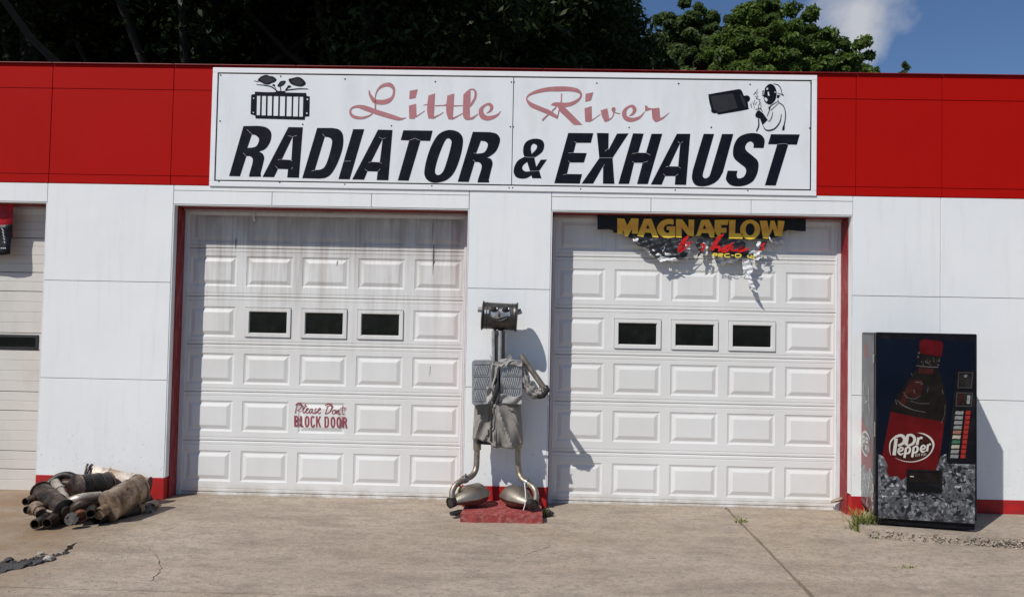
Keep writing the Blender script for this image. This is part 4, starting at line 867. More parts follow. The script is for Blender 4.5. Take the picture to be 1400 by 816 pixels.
# control column
pl = lambda x0, y0, x1, y1, sh=0: [(x0, y0), (x1, y0+.02*(x1-x0)), (x1-sh, y1+.02*(x1-x0)), (x0-sh, y1)]
b = MB(); b.extr([l_(-.002)(x, y) for x, y in [(412,186),(478,188),(476,503),(384,500)]], dn*.005); b.build('control_panel', M['mblack'], vm, bevel=.002)
def inset(name, mat, pts, mf, depth=.006, off=-.002): 
    b = MB(); b.extr([mf(off-depth)(x, y) for x, y in pts], dn*depth); return b.build(name, M[mat], vm, bevel=.0015)
r_ = lambda off: zv(1280, 430, 3.886, off)
for pts in ([(118,304),(197,306),(190,392),(112,390)], [(108,412),(196,414),(188,490),(102,488)]):
    b = MB(); c = np.mean(pts, 0); L = [r_(-.008)(x, y) for x, y in pts]; I = [r_(-.008)(*(c+(np.array(p)-c)*.86)) for p in pts]; D_ = [p+dn*.006 for p in I]
    i = b.add(L+I+D_+[p+dn*.006 for p in L])
    for k in range(4):
        q = (k+1) % 4; b.f += [(i+k, i+q, i+4+q, i+4+k), (i+4+k, i+4+q, i+8+q, i+8+k), (i+12+k, i+12+q, i+q, i+k)]
    b.f.append((i+8, i+9, i+10, i+11)); b.build('coin_frame', M['mglint2'], vm)
inset('coin_return', 'steel', [(150,318),(166,319),(163,334),(147,333)], r_, .006)
inset('bill_slot', 'mgrey', [(166,428),(182,429),(178,474),(162,473)], r_, .006)
inset('coin_lever', 'mbrown', [(124,418),(142,419),(134,475),(118,474)], r_, .004)
for k in range(10):
    y0 = 512+k*25.6; sh = k*3.0
    inset('selection_label', ['mgrey', 'mgrey', 'mgrey', 'mgrey', 'mtan', 'mpale', 'mgreen', 'mpale', 'mgrey', 'mgrey'][k], [(104-sh, y0), (146-sh, y0+1), (142-sh, y0+19), (100-sh, y0+18)], r_, .003)
    inset('selection_button', 'mbutton', [(159-sh, y0-2), (183-sh, y0-1), (180-sh, y0+20), (156-sh, y0+19)], r_, .008)
# delivery slot
b = MB(); O_ = [(246,522),(366,526),(366,602),(246,598)]; I_ = [(253,529),(360,532),(360,570),(253,567)]
L = [l_(-.012)(x, y) for x, y in O_]; I = [l_(-.012)(x, y) for x, y in I_]; D_ = [l_(.06)(x, y) for x, y in I_]; K = [l_(.006)(x, y) for x, y in O_]
i = b.add(K+L+I)
for k in range(4): q = (k+1) % 4; b.f += [(i+k, i+q, i+4+q, i+4+k), (i+4+k, i+4+q, i+8+q, i+8+k)]
b.build('delivery_frame', M['mblack'], vm)
b = MB(); b.extr([l_(-.006)(x, y) for x, y in [(254,530),(359,533),(359,569),(254,566)]], dn*.004); b.build('delivery_flap', M['mcola'], vm)
for k in range(3): inset('delivery_rib', 'mblack', [(254,576+k*8),(359,580+k*8),(359,583+k*8),(254,579+k*8)], l_, .012, -.002)
b = MB(); stroke(b, l_(-.0125), [(258,546),(270,547)], w=3); b.build('slot_mark', M['mwhite'], vm)
# faded side
def VS(u, z, off=.0015): return FL-du*off+dn*(.10+u*(DEP-.12))+Vector((0, 0, MZ+.08+z*(MTOP-MZ-.11)-FL.z))
M['sidegrey'] = mmat('faded_side_print', (.085, .09, .10), .3, var=.3, scale=5, dirt=(.2, .2, .2), dirt_amt=.4, dscale=5)
M['sidered'] = mmat('faded_red_print', (.20, .045, .045), .3, var=.3, scale=6)
M['sidecap'] = mmat('faded_cap_print', (.16, .03, .03), .3, var=.3, scale=6)
sv = lambda off: (lambda x, y: VS(x, y, off))
b = MB(); b.poly([[VS(*p, .002) for p in ((0, 0), (1, 0), (1, 1), (0, 1))]]); b.build('side_picture', M['sidegrey'], vm)
b = MB(); b.poly([[VS(*p, .003) for p in ((.06, .36), (.15, .40), (.95, .52), (.9, .36), (.88, .24), (.4, .2), (.1, .22))]]); b.build('side_label', M['sidered'], vm)
b = MB(); b.poly([[VS(*p, .003) for p in ((.38, .86), (.66, .87), (.66, .95), (.38, .94))]]); b.build('side_cap', M['sidecap'], vm)
b = MB(); b.poly([[VS(*p, .004) for p in ((0, 0.01), (1, 0.01), (1, .24), (.8, .21), (.55, .24), (.4, .20), (.2, .25), (0, .21))]]); b.build('side_ice', M['icepale'], vm)
b = MB(); sA = lambda x, y: VS(x, y, .005); 
b.poly([[VS(.5+.31*math.cos(a_), .365+.062*math.sin(a_), .0045) for a_ in (k*math.pi/12 for k in range(24))]]); b.build('side_oval', M['sidegrey'], vm)
b = MB()
def s2(pts, w): 
    for p0, p1 in zip(pts, pts[1:]):
        d = (Vector(p1)-Vector(p0)); d.y *= 3; d.normalize(); n_ = Vector((-d.y, d.x/3))*w
        b.face([VS(p0[0]+n_.x, p0[1]+n_.y, .0055), VS(p1[0]+n_.x, p1[1]+n_.y, .0055), VS(p1[0]-n_.x, p1[1]-n_.y, .0055), VS(p0[0]-n_.x, p0[1]-n_.y, .0055)])
ov = [(.5+.33*math.cos(a_), .365+.068*math.sin(a_)) for a_ in (k*math.pi/10 for k in range(-6, 9))]
s2(ov, .02); s2([(.72, .40), (.72, .335)], .035); s2([(.72, .40), (.58, .395), (.58, .372), (.72, .368)], .025); s2([(.5, .40), (.5, .375), (.36, .38), (.36, .4), (.5, .4)], .02); s2([(.55, .35), (.45, .352), (.45, .335), (.55, .335)], .018); s2([(.40, .36), (.40, .325)], .018); s2([(.30, .36), (.30, .325)], .018)
s2([(.35, .70), (.3, .6), (.25, .56)], .012); s2([(.66, .72), (.72, .62), (.7, .55)], .012); s2([(.4, .62), (.55, .6), (.6, .64)], .012)
b.build('side_logo', M['mwhite'], vm)['kind'] = 'stuff'

# ------------------------------------------------------------------ figure made of exhaust parts on its red plinth
def metal(name, col, rough, var=.25, scale=14, dirt=None, amt=.5, dscale=8, metal_=.85, bmp=.15):
    return MAT(name, col, rough, metal_, var, scale, bmp, 50, dirt, amt, dscale)
M['chrome'] = metal('polished_chrome', (.60, .585, .56), .32, .10, 6, dirt=(.12, .10, .08), amt=.5, bmp=0, metal_=.7)
M['gun'] = metal('dark_muffler_steel', (.075, .072, .07), .38, .35, dirt=(.16, .13, .10), amt=.6, metal_=.8)
M['face'] = metal('bright_scuffed_steel', (.62, .57, .50), .28, .3, 30, dirt=(.2, .14, .09), amt=.8, dscale=16)
M['plate'] = metal('aluminised_plate', (.40, .40, .40), .5, .2, 18, dirt=(.16, .13, .11), amt=.5)
M['pipe'] = metal('weathered_exhaust_pipe', (.33, .29, .235), .5, .3, 18, dirt=(.17, .10, .06), amt=.6, dscale=10)
M['cat'] = metal('weathered_converter_steel', (.31, .275, .225), .5, .35, 12, dirt=(.16, .085, .05), amt=.85, dscale=6)
M['rustcat'] = metal('heat_browned_steel', (.16, .09, .07), .55, .4, 14, dirt=(.08, .05, .04), amt=.7, dscale=9, metal_=.6)
def cloth_mat(name, col):
    return MAT(name, col, .9, 0, .2, 9, .35, 160, tuple(x*.55 for x in col), .5, 6)
M['cloth'] = cloth_mat('worn_grey_work_cloth', (.245, .225, .20)); M['shirt'] = cloth_mat('grey_shirt_cloth', (.33, .315, .295)); M['darkcloth'] = cloth_mat('near_black_cloth', (.03, .029, .028))
# plinth
pA = G(629, 713.5); pB = G(741.5, 715.5); pz = P(690, 702, pB.y).z
b = MB(); pzz = max(gz(pB.y)+.055, pz)
lo = jag((pA.x, pA.y), (pB.x, pB.y), 16, .008)+[(pB.x, pB.y), (pB.x-.005, -.006), (pA.x+.03, -.006)]
b.slab([lo], lambda x, y: pzz-.012*max(0, -(y-pA.y-.05)*10) if y < pA.y+.05 else pzz-.004, -.2)
ob = b.build('concrete_plinth', M['plinth'], loc=(0, pA.y/2, 0), bevel=.012)
tag(ob, 'chipped red painted concrete slab under the scrap metal figure', 'plinth')
fig = thing('scrap_figure', 'robot figure welded from mufflers and pipes, wearing grey work clothes', 'statue', (P(682, 690, -.25).x, -.25, pzz), None)
YB = -.24
def hp(x, y, d=0.0): return P(x, y, YB+d)
px_m = (hp(690, 450)-hp(689, 450)).length
# head: oval muffler lying crosswise
b = MB(); b.lathe(hp(660.5, 431), hp(705.5, 433.5), [(0, .13), (.03, .142), (.035, .138), (.10, .138), (.105, .142), (.13, .142), (.135, .137), (.86, .137), (.865, .142), (.89, .142), (.895, .138), (.93, .138), (.97, .142), (1, .13)], 32, flat=(1, .8), ref=(0, 0, 1)); b.build('head', M['gun'], fig, smooth=True)
for x0, y0, x1, y1 in ((658.8, 431, 661.3, 431.2), (704.7, 433.5, 707.5, 433.7)):
    b = MB(); b.lathe(hp(x0, y0), hp(x1, y1), [(0, .140), (.2, .152), (.8, .152), (1, .143)], 32, flat=(1, .82), ref=(0, 0, 1)); b.build('head_rim', M['gun'], fig, smooth=True)
def HF(x, y, off=.0):                                      # point on the front of the head
    p = hp(x, y); c = hp(683, 432.2); dz = max(-.99, min(.99, (p.z-c.z)/.137)); return P(x, y, YB-.8*.137*math.sqrt(1-dz*dz)-off)
b = MB(); N_ = 14
def fp(u, v): x = 671+u*26.5; top = 422+1.5*math.sin(u*6); return HF(x, top+v*(10.5+2*math.sin(u*3.1)), .004)
b.grid(fp, 16, 6); b.build('face_plate', M['face'], fig, smooth=True)
b = MB(); b.grid(lambda u, v: HF(662.3+u*6, 423.6+v*5, .004), 3, 3); b.build('bright_patch', M['chrome'], fig)
def wide(c, r, name, mat, sq=(1, 1), out=.02):
    b = MB(); b.lathe(c, c+Vector((0, -out, 0)), [(0, r), (.6, r), (1, r*.8)], 16, flat=sq, ref=(0, 0, 1)); return b.build(name, mat, fig, smooth=True)
for ex, ey in ((675.2, 422.5), (691.2, 422.8)):
    c = HF(ex, ey, 0); e = wide(c, .036, 'eye', M['gun'], (.95, 1.15), .022)
    b = MB(); c2 = c+Vector((.002, -.022, .002)); b.lathe(c2, c2+Vector((0, -.012, 0)), [(0, .022), (.5, .020), (1, .008)], 14); b.build('pupil', M['dark'], e, smooth=True)
    b = MB(); b.tube([HF(ex+4.6*math.cos(a_), ey+.2-4.2*math.sin(a_), .022) for a_ in (math.pi*(k/8) for k in range(9))], .006, 6); b.build('eyelid', M['plate'], e, smooth=True)
b = MB(); b.tube([HF(681.5, 426, .004), HF(682, 430, .022), HF(682.3, 433, .012)], [.006, .012, .010], 8); b.build('nose', M['rustcat'], fig, smooth=True)
b = MB(); b.tube([HF(671.5+u*22.5, 434.3+4.4*(1-(2*u-1)**2), .012) for u in (k/12 for k in range(13))], [.008, .012]+[.014]*9+[.012, .008], 8); b.build('mouth', M['rubber'], fig, smooth=True)
for x0, y0, x1, y1 in ((662, 424, 653.5, 423), (704, 428, 713, 425)):
    b = MB(); b.tube([hp(x0, y0), hp(x1, y1)], .028, 14, hollow=.8); b.build('ear', M['plate'], fig, smooth=True)
# neck
b = MB()
b.lathe(hp(681.7, 458), hp(681.8, 447), [(0, .074), (.35, .074), (.5, .060), (.75, .045), (1, .042)], 24); b.build('neck', M['gun'], fig, smooth=True)
for x, r, dd, mt_ in ((674.6, .020, -.045, 'chrome'), (679.2, .013, -.05, 'gun'), (683.4, .022, -.055, 'chrome'), (688.0, .014, -.045, 'gun'), (690.2, .016, -.02, 'chrome'), (681.5, .05, .01, 'gun')):
    b = MB(); b.tube([hp(x, 495, dd), hp(x+.2, 452, dd)], r, 12); b.build('neck_pipe', M[mt_], fig, smooth=True)  # dark tubes stand in for shade in the gaps between bright pipes
# chest plates with stamped ribs
def plate(x0, x1, y0, y1, nm, d=-.10):
    b = MB(); pts = []
    r = 3.5
    for cx_, cy_, a0 in ((x1-r, y0+r, -90), (x1-r, y1-r, 0), (x0+r, y1-r, 90), (x0+r, y0+r, 180)):
        for k in range(5): a_ = math.radians(a0+k*22.5); pts.append((cx_+r*math.cos(a_), cy_+r*math.sin(a_)))
    fr = [hp(x, y, d) for x, y in pts]; b.extr(fr, (0, .17, 0)); o = b.build(nm, M['plate'], fig, bevel=.012)
    ys = np.linspace(y0+6, y1-5, 4); w = x1-x0
    bb = MB()
    for k in range(3):
        ya, yb = ys[k]+1.2, ys[k+1]-2.8
        for j in range(8):
            xa = x0+3.5+j*(w-9)/7.5; bb.tube([hp(xa, yb, d-.002), hp(xa+3.2, ya, d-.002)], .0065, 5)
        bb.tube([hp(x0+2.5, ys[k+1]-1.2, d-.002), hp(x1-2.5, ys[k+1]-1.0, d-.002)], .008, 6)
    bb.tube([hp(x0+2.5, ys[0]-1.2, d-.002), hp(x1-2.5, ys[0]-1.0, d-.002)], .008, 6)
    q = bb.build('stamped_ribs', M['plate'], o, smooth=True); q['kind'] = 'stuff'
    return o
plate(645.3, 671.8, 492.5, 553.5, 'chest_plate'); plate(684, 713.8, 492.5, 552, 'chest_plate', -.09)
b = MB(); b.box(hp(652, 540).x, hp(709, 540).x, YB-.05, YB+.06, hp(680, 553).z, hp(680, 500).z); b.build('torso_core', M['darkcloth'], fig, bevel=.02)
# shirt: collar points, open front, tails over the plates
def patch(fn, nu, nv, name, mat, solid=.004): b = MB(); b.grid(fn, nu, nv); return b.build(name, M[mat], fig, smooth=True, solid=solid)
for pts, nm in (([(690,496),(696.5,484.5),(700,487),(693.5,499),(690.5,501)], 'collar'), ([(669.5,484),(672,493),(668.5,496.5),(676,494.5)], 'collar'), ([(672,494),(683,494.5),(690,497),(686,501),(677,500)], 'collar')):
    b = MB(); b.poly([[hp(x, y, -.128-.01*(k % 2)) for k, (x, y) in enumerate(pts)]]); b.build(nm, M['shirt'], fig, solid=.006)
def placket(u, v): x = 671.5+u*(11-3*v); y = 497+v*57; return hp(x, y, -.112-.018*math.sin(u*9+v*7)-.01*math.sin(v*14))
patch(placket, 8, 18, 'shirt_front', 'shirt')
def darkv(u, v): c = 679-1.2*v; x = c+(u-.5)*(3+8*math.sin(v*2.8)); y = 516+v*36; return hp(x, y, -.135-.012*math.sin(u*7+v*9))
patch(darkv, 6, 12, 'shirt_opening', 'darkcloth')
def yoke(u, v): x = 683+u*31; y = 491.5+v*8-1.5*math.sin(u*5); return hp(x, y, -.112-.012*math.sin(u*11+v*3)+.05*(1-v)**2)
patch(yoke, 14, 5, 'shirt_yoke', 'shirt')
def hemR(u, v): x = 681+u*32.5; y = 540+v*13-2*math.sin(u*7); return hp(x, y, -.118-.014*math.sin(u*9+v*5))
patch(hemR, 14, 6, 'shirt_tail', 'shirt')
def sash(u, v): x = 665+u*12; y = 528+v*26+3*u; return hp(x, y, -.122-.02*math.sin(u*6+v*8))
patch(sash, 6, 8, 'shirt_tail', 'shirt')
# work shorts
def shorts(u, v):
    a_ = u*2*math.pi; x = math.sin(a_); fr_ = -math.cos(a_)          # u=0 front
    cxp = 680.5; hw = 31+3.2*v
    rg = lambda q: (1-abs(math.sin(q)))**2                             # sharp crests, broad valleys
    dg = (x-.05) if x > -.25 else -(x+.6)
    fold = 1.7*(.030*rg(2.6*dg*2-3.4*v+.5)+.022*rg(5.2*dg-5.5*v*(1-.4*v)+1.7)+.012*math.sin(x*9+v*3)*v)*(.35+.65*v)-.012
    yy = 548+v*(58+3.5*math.sin(a_*2+.6)-4*(x < -.2)*1.0+4*(fr_ > 0)*0)
    p = hp(cxp+x*hw+fold*10, yy); p.y = YB+.01+(.135+.025*v)*fr_+-fold*(1.6 if fr_ < 0 else .4)
    if abs(x+.28) < .09 and fr_ < 0: p.y += .022
    return p
b = MB(); b.grid(shorts, 96, 22); b.build('work_shorts', M['cloth'], fig, smooth=True, solid=.006)
def lining(u, v): a_ = u*2*math.pi; p = hp(681+math.sin(a_)*(31-v*1), 596+v*(10+(2.5 if math.cos(a_) < 0 else 0))); p.y = YB+.02-.12*math.cos(a_); return p
b = MB(); b.grid(lining, 32, 3); b.build('shorts_lining', M['darkcloth'], fig, smooth=True)
def fly(u, v): x = 671+u*2.4-v*1.2; return hp(x, 551+v*52, -.163-.014*v+.004*math.sin(v*20))
patch(fly, 2, 14, 'fly_strip', 'darkcloth', .003)
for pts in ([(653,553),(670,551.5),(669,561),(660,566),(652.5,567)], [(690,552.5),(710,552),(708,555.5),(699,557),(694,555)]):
    b = MB(); b.poly([[hp(x, y, -.158-.004*(k % 2)) for k, (x, y) in enumerate(pts)]]); b.build('pocket_shadow_patch', M['darkcloth'], fig, solid=.003)  # dark patches paint the shadow at the pockets onto the shorts
# pipe arm with its empty sleeve
b = MB(); b.tube([hp(712, 485, -.02), hp(722, 499, -.03), hp(743, 529, -.05)], [.028, .03, .03], 12); b.build('arm', M['pipe'], fig, smooth=True)
b = MB(); C_ = crom([(711, 494, 4.5), (715.5, 510, 6), (721, 526, 7), (730, 537, 7.2), (740, 537, 7), (744.5, 530, 6.5)], 8)
pts = [hp(x, y, -.03) for x, y, r in C_]; b.tube(pts, [r*px_m*(1+.12*math.sin(k*1.3)) for k, (x, y, r) in enumerate(C_)], 16, flat=(1, .8)); b.build('sleeve', M['cloth'], fig, smooth=True)
for off in (-2.5, 2.2):
    b = MB(); b.tube([hp(x+off*.8, y-off*.5, -.03-.045) for x, y, r in C_[4:]], [.010+.006*math.sin(k*.9) for k in range(len(C_)-4)], 7); b.build('cloth_fold', M['shirt'], fig, smooth=True)
b = MB(); b.tube([hp(735, 541.5, -.035), hp(741, 539.5, -.05), hp(746, 532, -.045), hp(745.5, 528, -.03)], [.03, .042, .046, .035], 12); b.build('sleeve_cuff', M['darkcloth'], fig, smooth=True)
# legs and converter feet
for pts, yc, cl in (([(652.3, 600, .02), (651.8, 625, .02), (650.5, 641, .0), (645, 650, -.05), (634, 655.5, -.13), (624, 661.5, -.19), (618.5, 671, -.22), (618, 682, -.24)], (632.5, 657), 618),
                    ([(708.2, 598, .02), (708, 622, .02), (709.5, 645, .0), (714, 655, -.05), (722, 660.5, -.10), (730, 667, -.16), (733, 676, -.19), (732, 686, -.21)], (718, 659), 616)):
    b = MB(); C_ = crom(pts, 6); b.tube([hp(x, y, d) for x, y, d in C_], .0305, 14); b.build('leg', M['pipe'], fig, smooth=True)
    b = MB(); x, y = pts[0][:2]; b.tube([hp(x, y-3, .02), hp(x, y+14.5, .02)], .041, 14); b.build('leg_collar', M['pipe'], fig, smooth=True)
    b = MB(); k = len(C_)*5//9; A = [hp(*q) for q in C_]; d = (A[k+1]-A[k-1]).normalized(); b.tube([A[k]-d*.018, A[k]+d*.018], .042, 12); b.tube([A[k]+Vector((0, -.03, .03)), A[k]+Vector((.01, -.04, .06))], .01, 6); b.build('clamp', M['steel'], fig, smooth=True)
def foot(a_, c_, flip, sag):
    A, C2 = a_, c_; ax = (C2-A)
    prof = [(0, .046), (.10, .046), (.12, .056), (.55, .150), (.85, .140), (1.0, .075)]
    t = ax.normalized(); up = Vector((0, 0, 1)); u = (up-t*up.dot(t)).normalized(); w = t.cross(u)
    def ring(f, r, half):
        c = A+ax*f; res = []
        for j in range(11):
            q = math.pi*j/10; cu = math.sin(q)*(1 if half > 0 else -1); cw = math.cos(q)
            res.append(c+w*cw*r*1.0+u*cu*r*(.78 if half > 0 else .62))
        return res
    for half, mt_, nm in ((1, 'cat', 'foot_upper'), (-1, 'rustcat', 'foot_lower')):
        b = MB(); R_ = [b.add(ring(f, r, half)) for f, r in prof]
        for k in range(len(R_)-1):
            for j in range(10): b.f.append((R_[k]+j, R_[k]+j+1, R_[k+1]+j+1, R_[k+1]+j))
        b.f.append(tuple(R_[-1]+j for j in range(11)))
        b.build(nm, M[mt_], fig, smooth=True, fix=True)
    b = MB()
    for s_ in (1, -1):
        L = [A+ax*f+w*s_*r for f, r in prof[2:]]; O_ = [A+ax*f+w*s_*(r+.014) for f, r in prof[2:]]
        i = b.add(L+O_+[p+u*.008 for p in L]+[p+u*.008 for p in O_]); n_ = len(L)
        for k in range(n_-1): b.f += [(i+k, i+k+1, i+n_+k+1, i+n_+k), (i+2*n_+k, i+2*n_+k+1, i+3*n_+k+1, i+3*n_+k), (i+n_+k, i+n_+k+1, i+3*n_+k+1, i+3*n_+k)]
    b.build('seam_flange', M['pipe'], fig)
    b = MB(); b.tube([A+ax*.12, A-t*.01], [.05, .056], 16, hollow=.82); b.build('nozzle', M['gun'], fig, smooth=True)
foot(P(615.5, 687, -.50), P(663, 672, -.20), 1, 0)
foot(P(729.5, 690, -.52), P(694, 674, -.16), -1, 0)
b = MB(); b.tube([P(627, 672, -.40), P(630, 665, -.38), P(626, 662, -.36)], .014, 8); b.build('fitting', MAT('brass_fitting', (.55, .33, .08), .35, .9), fig, smooth=True)
b = MB(); C_ = crom([(717, 660, -.36), (718.5, 675, -.50), (718, 688, -.52), (715.5, 697, -.53)], 5); b.tube([P(x, y, q) for x, y, q in C_], .0045, 5); b.build('tie_wire', M['ink_white'], fig, smooth=True)
b = MB(); b.tube([P(617, 702, -.52), P(628, 700, -.46), P(640, 698, -.40)], [.035, .045, .03], 10, flat=(.6, 1)); b.build('foot_block', M['rubber'], fig, smooth=True)
#PILE
# ------------------------------------------------------------------ heap of old exhaust parts against the wall
PG = 'old exhaust parts heaped against the wall'
def rustmat(name, a_, b_, c_, rough=.46, me=.5): 
    mt, t, bs = new_mat(name); v = pos(t)
    c = ramp(t, noise(t, v, 9, 7, .65), [(.38, a_), (.5, b_), (.64, c_)]); c = mixc(t, ramp(t, noise(t, v, 24, 6, .75), [(.54, (0, 0, 0)), (.64, (.6,)*3)]), c, tuple(x*.4 for x in a_)); c = mixc(t, ramp(t, noise(t, v, 14, 6, .75), [(.58, (0, 0, 0)), (.68, (.6,)*3)]), c, (max(a_[0]*1.5, .10), a_[1]*1.1+.02, a_[2]*.8+.01))
    t.links.new(c, bs.inputs['Base Color']); bs.inputs['Roughness'].default_value = rough; bs.inputs['Metallic'].default_value = me; bump(t, bs, noise(t, v, 60, 5), .14, .006); return mt
M['tan'] = rustmat('tan_rusted_steel', (.13, .08, .05), (.27, .195, .135), (.38, .30, .22))
M['silver'] = rustmat('silver_tan_steel', (.40, .26, .16), (.55, .46, .37), (.66, .62, .57), .55, .25)
M['sooty'] = rustmat('sooty_steel', (.012, .011, .010), (.035, .030, .026), (.075, .062, .052))
M['brown'] = rustmat('brown_rusted_steel', (.022, .014, .010), (.065, .043, .032), (.14, .10, .075))
M['palepipe'] = rustmat('pale_pipe_steel', (.25, .20, .15), (.40, .35, .29), (.52, .48, .42), .45, .5)
M['orange'] = rustmat('orange_rust', (.16, .05, .028), (.28, .12, .075), (.36, .2, .15))
def scrap(name, label, cat, base): return thing(name, label, cat, base, PG)
def muffler(name, label, a_, b_, r, mat, flat=(1, 1), endmat=None, noz=(), rim=1.06, band=True, ref=None):
    A, B = Vector(a_), Vector(b_); t = scrap(name, label, 'muffler', (A+B)/2)
    b = MB(); L = (B-A).length; e = .012/L
    b.lathe(A, B, [(0, r*.80), (e*.2, r*.60), (e*.9, r*.62), (e*1.0, r*.90), (e*2.2, r*.985)]+([(.30, r), (.305, r*1.035), (.325, r*1.035), (.33, r), (.66, r), (.665, r*1.035), (.685, r*1.035), (.69, r)] if band else [(.5, r)])+[(1-e*2.2, r*.985), (1-e*.8, r*.93), (1, r*.80)], 32, flat, ref); b.build('shell', M[mat], t, smooth=True)
    sd_ = (B-A).normalized(); uu = (Vector((0, -.5, 1))-sd_*sd_.dot(Vector((0, -.5, 1)))).normalized()
    d = (B-A).normalized()
    for s_, p in ((1, A), (-1, B)):
        b = MB(); b.lathe(p-d*s_*.006, p+d*s_*.014, [(0, r*1.0), (.25, r*rim), (.8, r*rim), (1, r)], 32, flat, ref); b.build('end_rim', M[endmat or mat], t, smooth=True)
    for s_, off, nr, nl in noz:
        p = (A if s_ > 0 else B)+Vector(off); b = MB(); b.tube([p+d*s_*.02, p-d*s_*nl], nr, 16, hollow=.86); b.build('nozzle', M[endmat or mat], t, smooth=True)
    return t
def bent(name, label, pts, r, mat, hollow=.84, collar=None, cat='exhaust pipe', n=6):
    C_ = [Vector(p) for p in crom(pts, n)] if len(pts) > 2 else [Vector(p) for p in pts]
    t = scrap(name, label, cat, C_[len(C_)//2]); b = MB(); b.tube(C_, r, 14, hollow=hollow); b.build('tube', M[mat], t, smooth=True)
    if collar:
        for f in collar:
            k = min(len(C_)-2, int(f*(len(C_)-1))); d = (C_[k+1]-C_[k]).normalized(); p = C_[k]+(C_[k+1]-C_[k])*.3; b = MB(); b.tube([p, p+d*.045], r*1.2, 14, hollow=.84); b.build('collar', M[mat], t, smooth=True)
    return t
# back row
muffler('oval_muffler', 'silver and tan oval muffler leaning against the white wall, behind all the others', P(119, 656, -.30), P(201, 674, -.24), .165, 'silver', (1.0, .5), 'brown', rim=1.05, band=True)
b = MB(); b.tube([P(117, 664, -.42), P(115.5, 652, -.42), P(118.5, 637, -.38), P(120, 634, -.36)], .012, 6)
tag(b.build('hanger_rod', M['sooty'], loc=P(117, 650, -.4), smooth=True), 'thin black hanger rod sticking up left of the silver and tan muffler', 'rod', PG)
muffler('round_muffler', 'large dark round muffler on top of the heap with a flat brown end', P(104, 667, -.74), P(147, 663, -.40), .128, 'sooty', (1, .92), 'brown', noz=((-1, (.0, 0, -.02), .05, .08),))
muffler('oval_muffler', 'tan oval muffler at the front of the heap with a short nozzle', P(149, 692, -.98), P(190, 668, -.52), .155, 'tan', (.95, .72), 'tan', noz=((1, (-.03, 0, -.03), .055, .10),))
muffler('long_muffler', 'long narrow brown muffler pointing down right at the left of the heap', P(56, 671, -.78), P(89, 696.5, -1.10), .088, 'brown', (1, 1), 'sooty', noz=((-1, (0, 0, 0), .042, .05),), rim=1.12)
# pipes
bent('bent_pipe', 'black hoop of pipe curving up over the red foot of the wall', [P(58, 676, -.55), P(66, 662, -.50), P(79, 652, -.45), P(93, 649, -.42), P(108, 655, -.42)], .036, 'sooty')
bent('straight_pipe', 'pale straight pipe standing between long muffler and large dark muffler', [P(75.5, 659, -.60), P(95, 690, -.98)], .042, 'palepipe', collar=(.0,))
bent('bent_pipe', 'dark pipe lying behind the pale straight pipe, under the black hoop', [P(66, 672, -.42), P(82, 662, -.45), P(104, 660, -.46)], .048, 'brown')
bent('bent_pipe', 'orange rusted pipe between black hoop and long brown muffler', [P(60, 682, -.50), P(70, 668, -.52), P(84, 658, -.50)], .04, 'orange')
bent('straight_pipe', 'leftmost pipe stub of the heap with its dark open end', [P(34.5, 685.5, -1.02), P(58, 678, -.80)], .036, 'brown', collar=(.0,))
bent('straight_pipe', 'second pipe stub at the left, just below the leftmost stub', [P(36, 697, -1.06), P(62, 688, -.82)], .036, 'sooty')
bent('catalytic_pipe', 'tan pipe with a wide pale collar and open end below the long brown muffler', [P(43, 697, -.98), P(50, 692, -1.05), P(57, 702, -1.14)], .052, 'tan', collar=(.7,))
bent('straight_pipe', 'dark pipe lowest at the left of the heap with its open end to the front', [P(47.5, 716.5, -1.30), P(84, 697, -.90)], .045, 'sooty', collar=(.0,))
bent('straight_pipe', 'dark pipe just right of the lowest one, also open to the front', [P(64, 715, -1.28), P(92, 697, -.95)], .045, 'brown', collar=(.0,))
bent('bent_pipe', 'pale tan elbow pipe lying level in front of the large dark muffler', [P(92, 690, -1.00), P(100, 684, -1.02), P(116, 680, -.98), P(136, 678, -.80)], .046, 'palepipe')
bent('bent_pipe', 'brown curved pipe in the middle of the heap, below the pale elbow', [P(98, 702, -1.05), P(104, 693, -1.08), P(116, 687, -1.05), P(132, 684, -.95)], .05, 'brown')
bent('straight_pipe', 'short orange rusted stub at the bottom middle of the heap', [P(112, 706, -1.12), P(108, 694, -1.0)], .055, 'orange')
bent('straight_pipe', 'dark rusty pipe along the ground below the tan front muffler', [P(132, 709, -1.02), P(186, 697, -.62)], .06, 'sooty', collar=(.5,))
bent('straight_pipe', 'pipe with a rusty pale end at the right tip of the heap', [P(176, 701, -.70), P(213, 689, -.40)], .05, 'tan', collar=(.75,))
bent('straight_pipe', 'dark pipe between the tan front muffler and the red foot of the wall', [P(150, 698, -.60), P(206, 682, -.30)], .055, 'sooty')
bent('straight_pipe', 'dark brown pipe buried deep in the middle of the heap', [P(84, 704, -.90), P(150, 690, -.70)], .07, 'sooty')
bent('straight_pipe', 'dark pipe buried under the long brown muffler', [P(52, 702, -.95), P(110, 694, -.75)], .07, 'sooty')
muffler('round_muffler', 'sooty muffler buried at the bottom, mostly hidden by the tan front muffler', P(118, 700, -.85), P(176, 690, -.50), .11, 'sooty', (1, .9), 'brown')
def bracket(label, pts, mat, cat='bracket'):
    b = MB(); b.tube([Vector(p) for p in crom(pts, 5)], .02, 6, flat=(.35, 1.4)); o = b.build('hanger_bracket', M[mat], loc=pts[0], smooth=True); tag(o, label, cat, PG)
bracket('thin dark strap bracket on the ground in front of the heap', [G(100, 716)+Vector((0, 0, .01)), G(112, 711)+Vector((0, 0, .05)), G(128, 708)+Vector((0, 0, .04)), G(150, 705)+Vector((0, 0, .02))], 'brown')
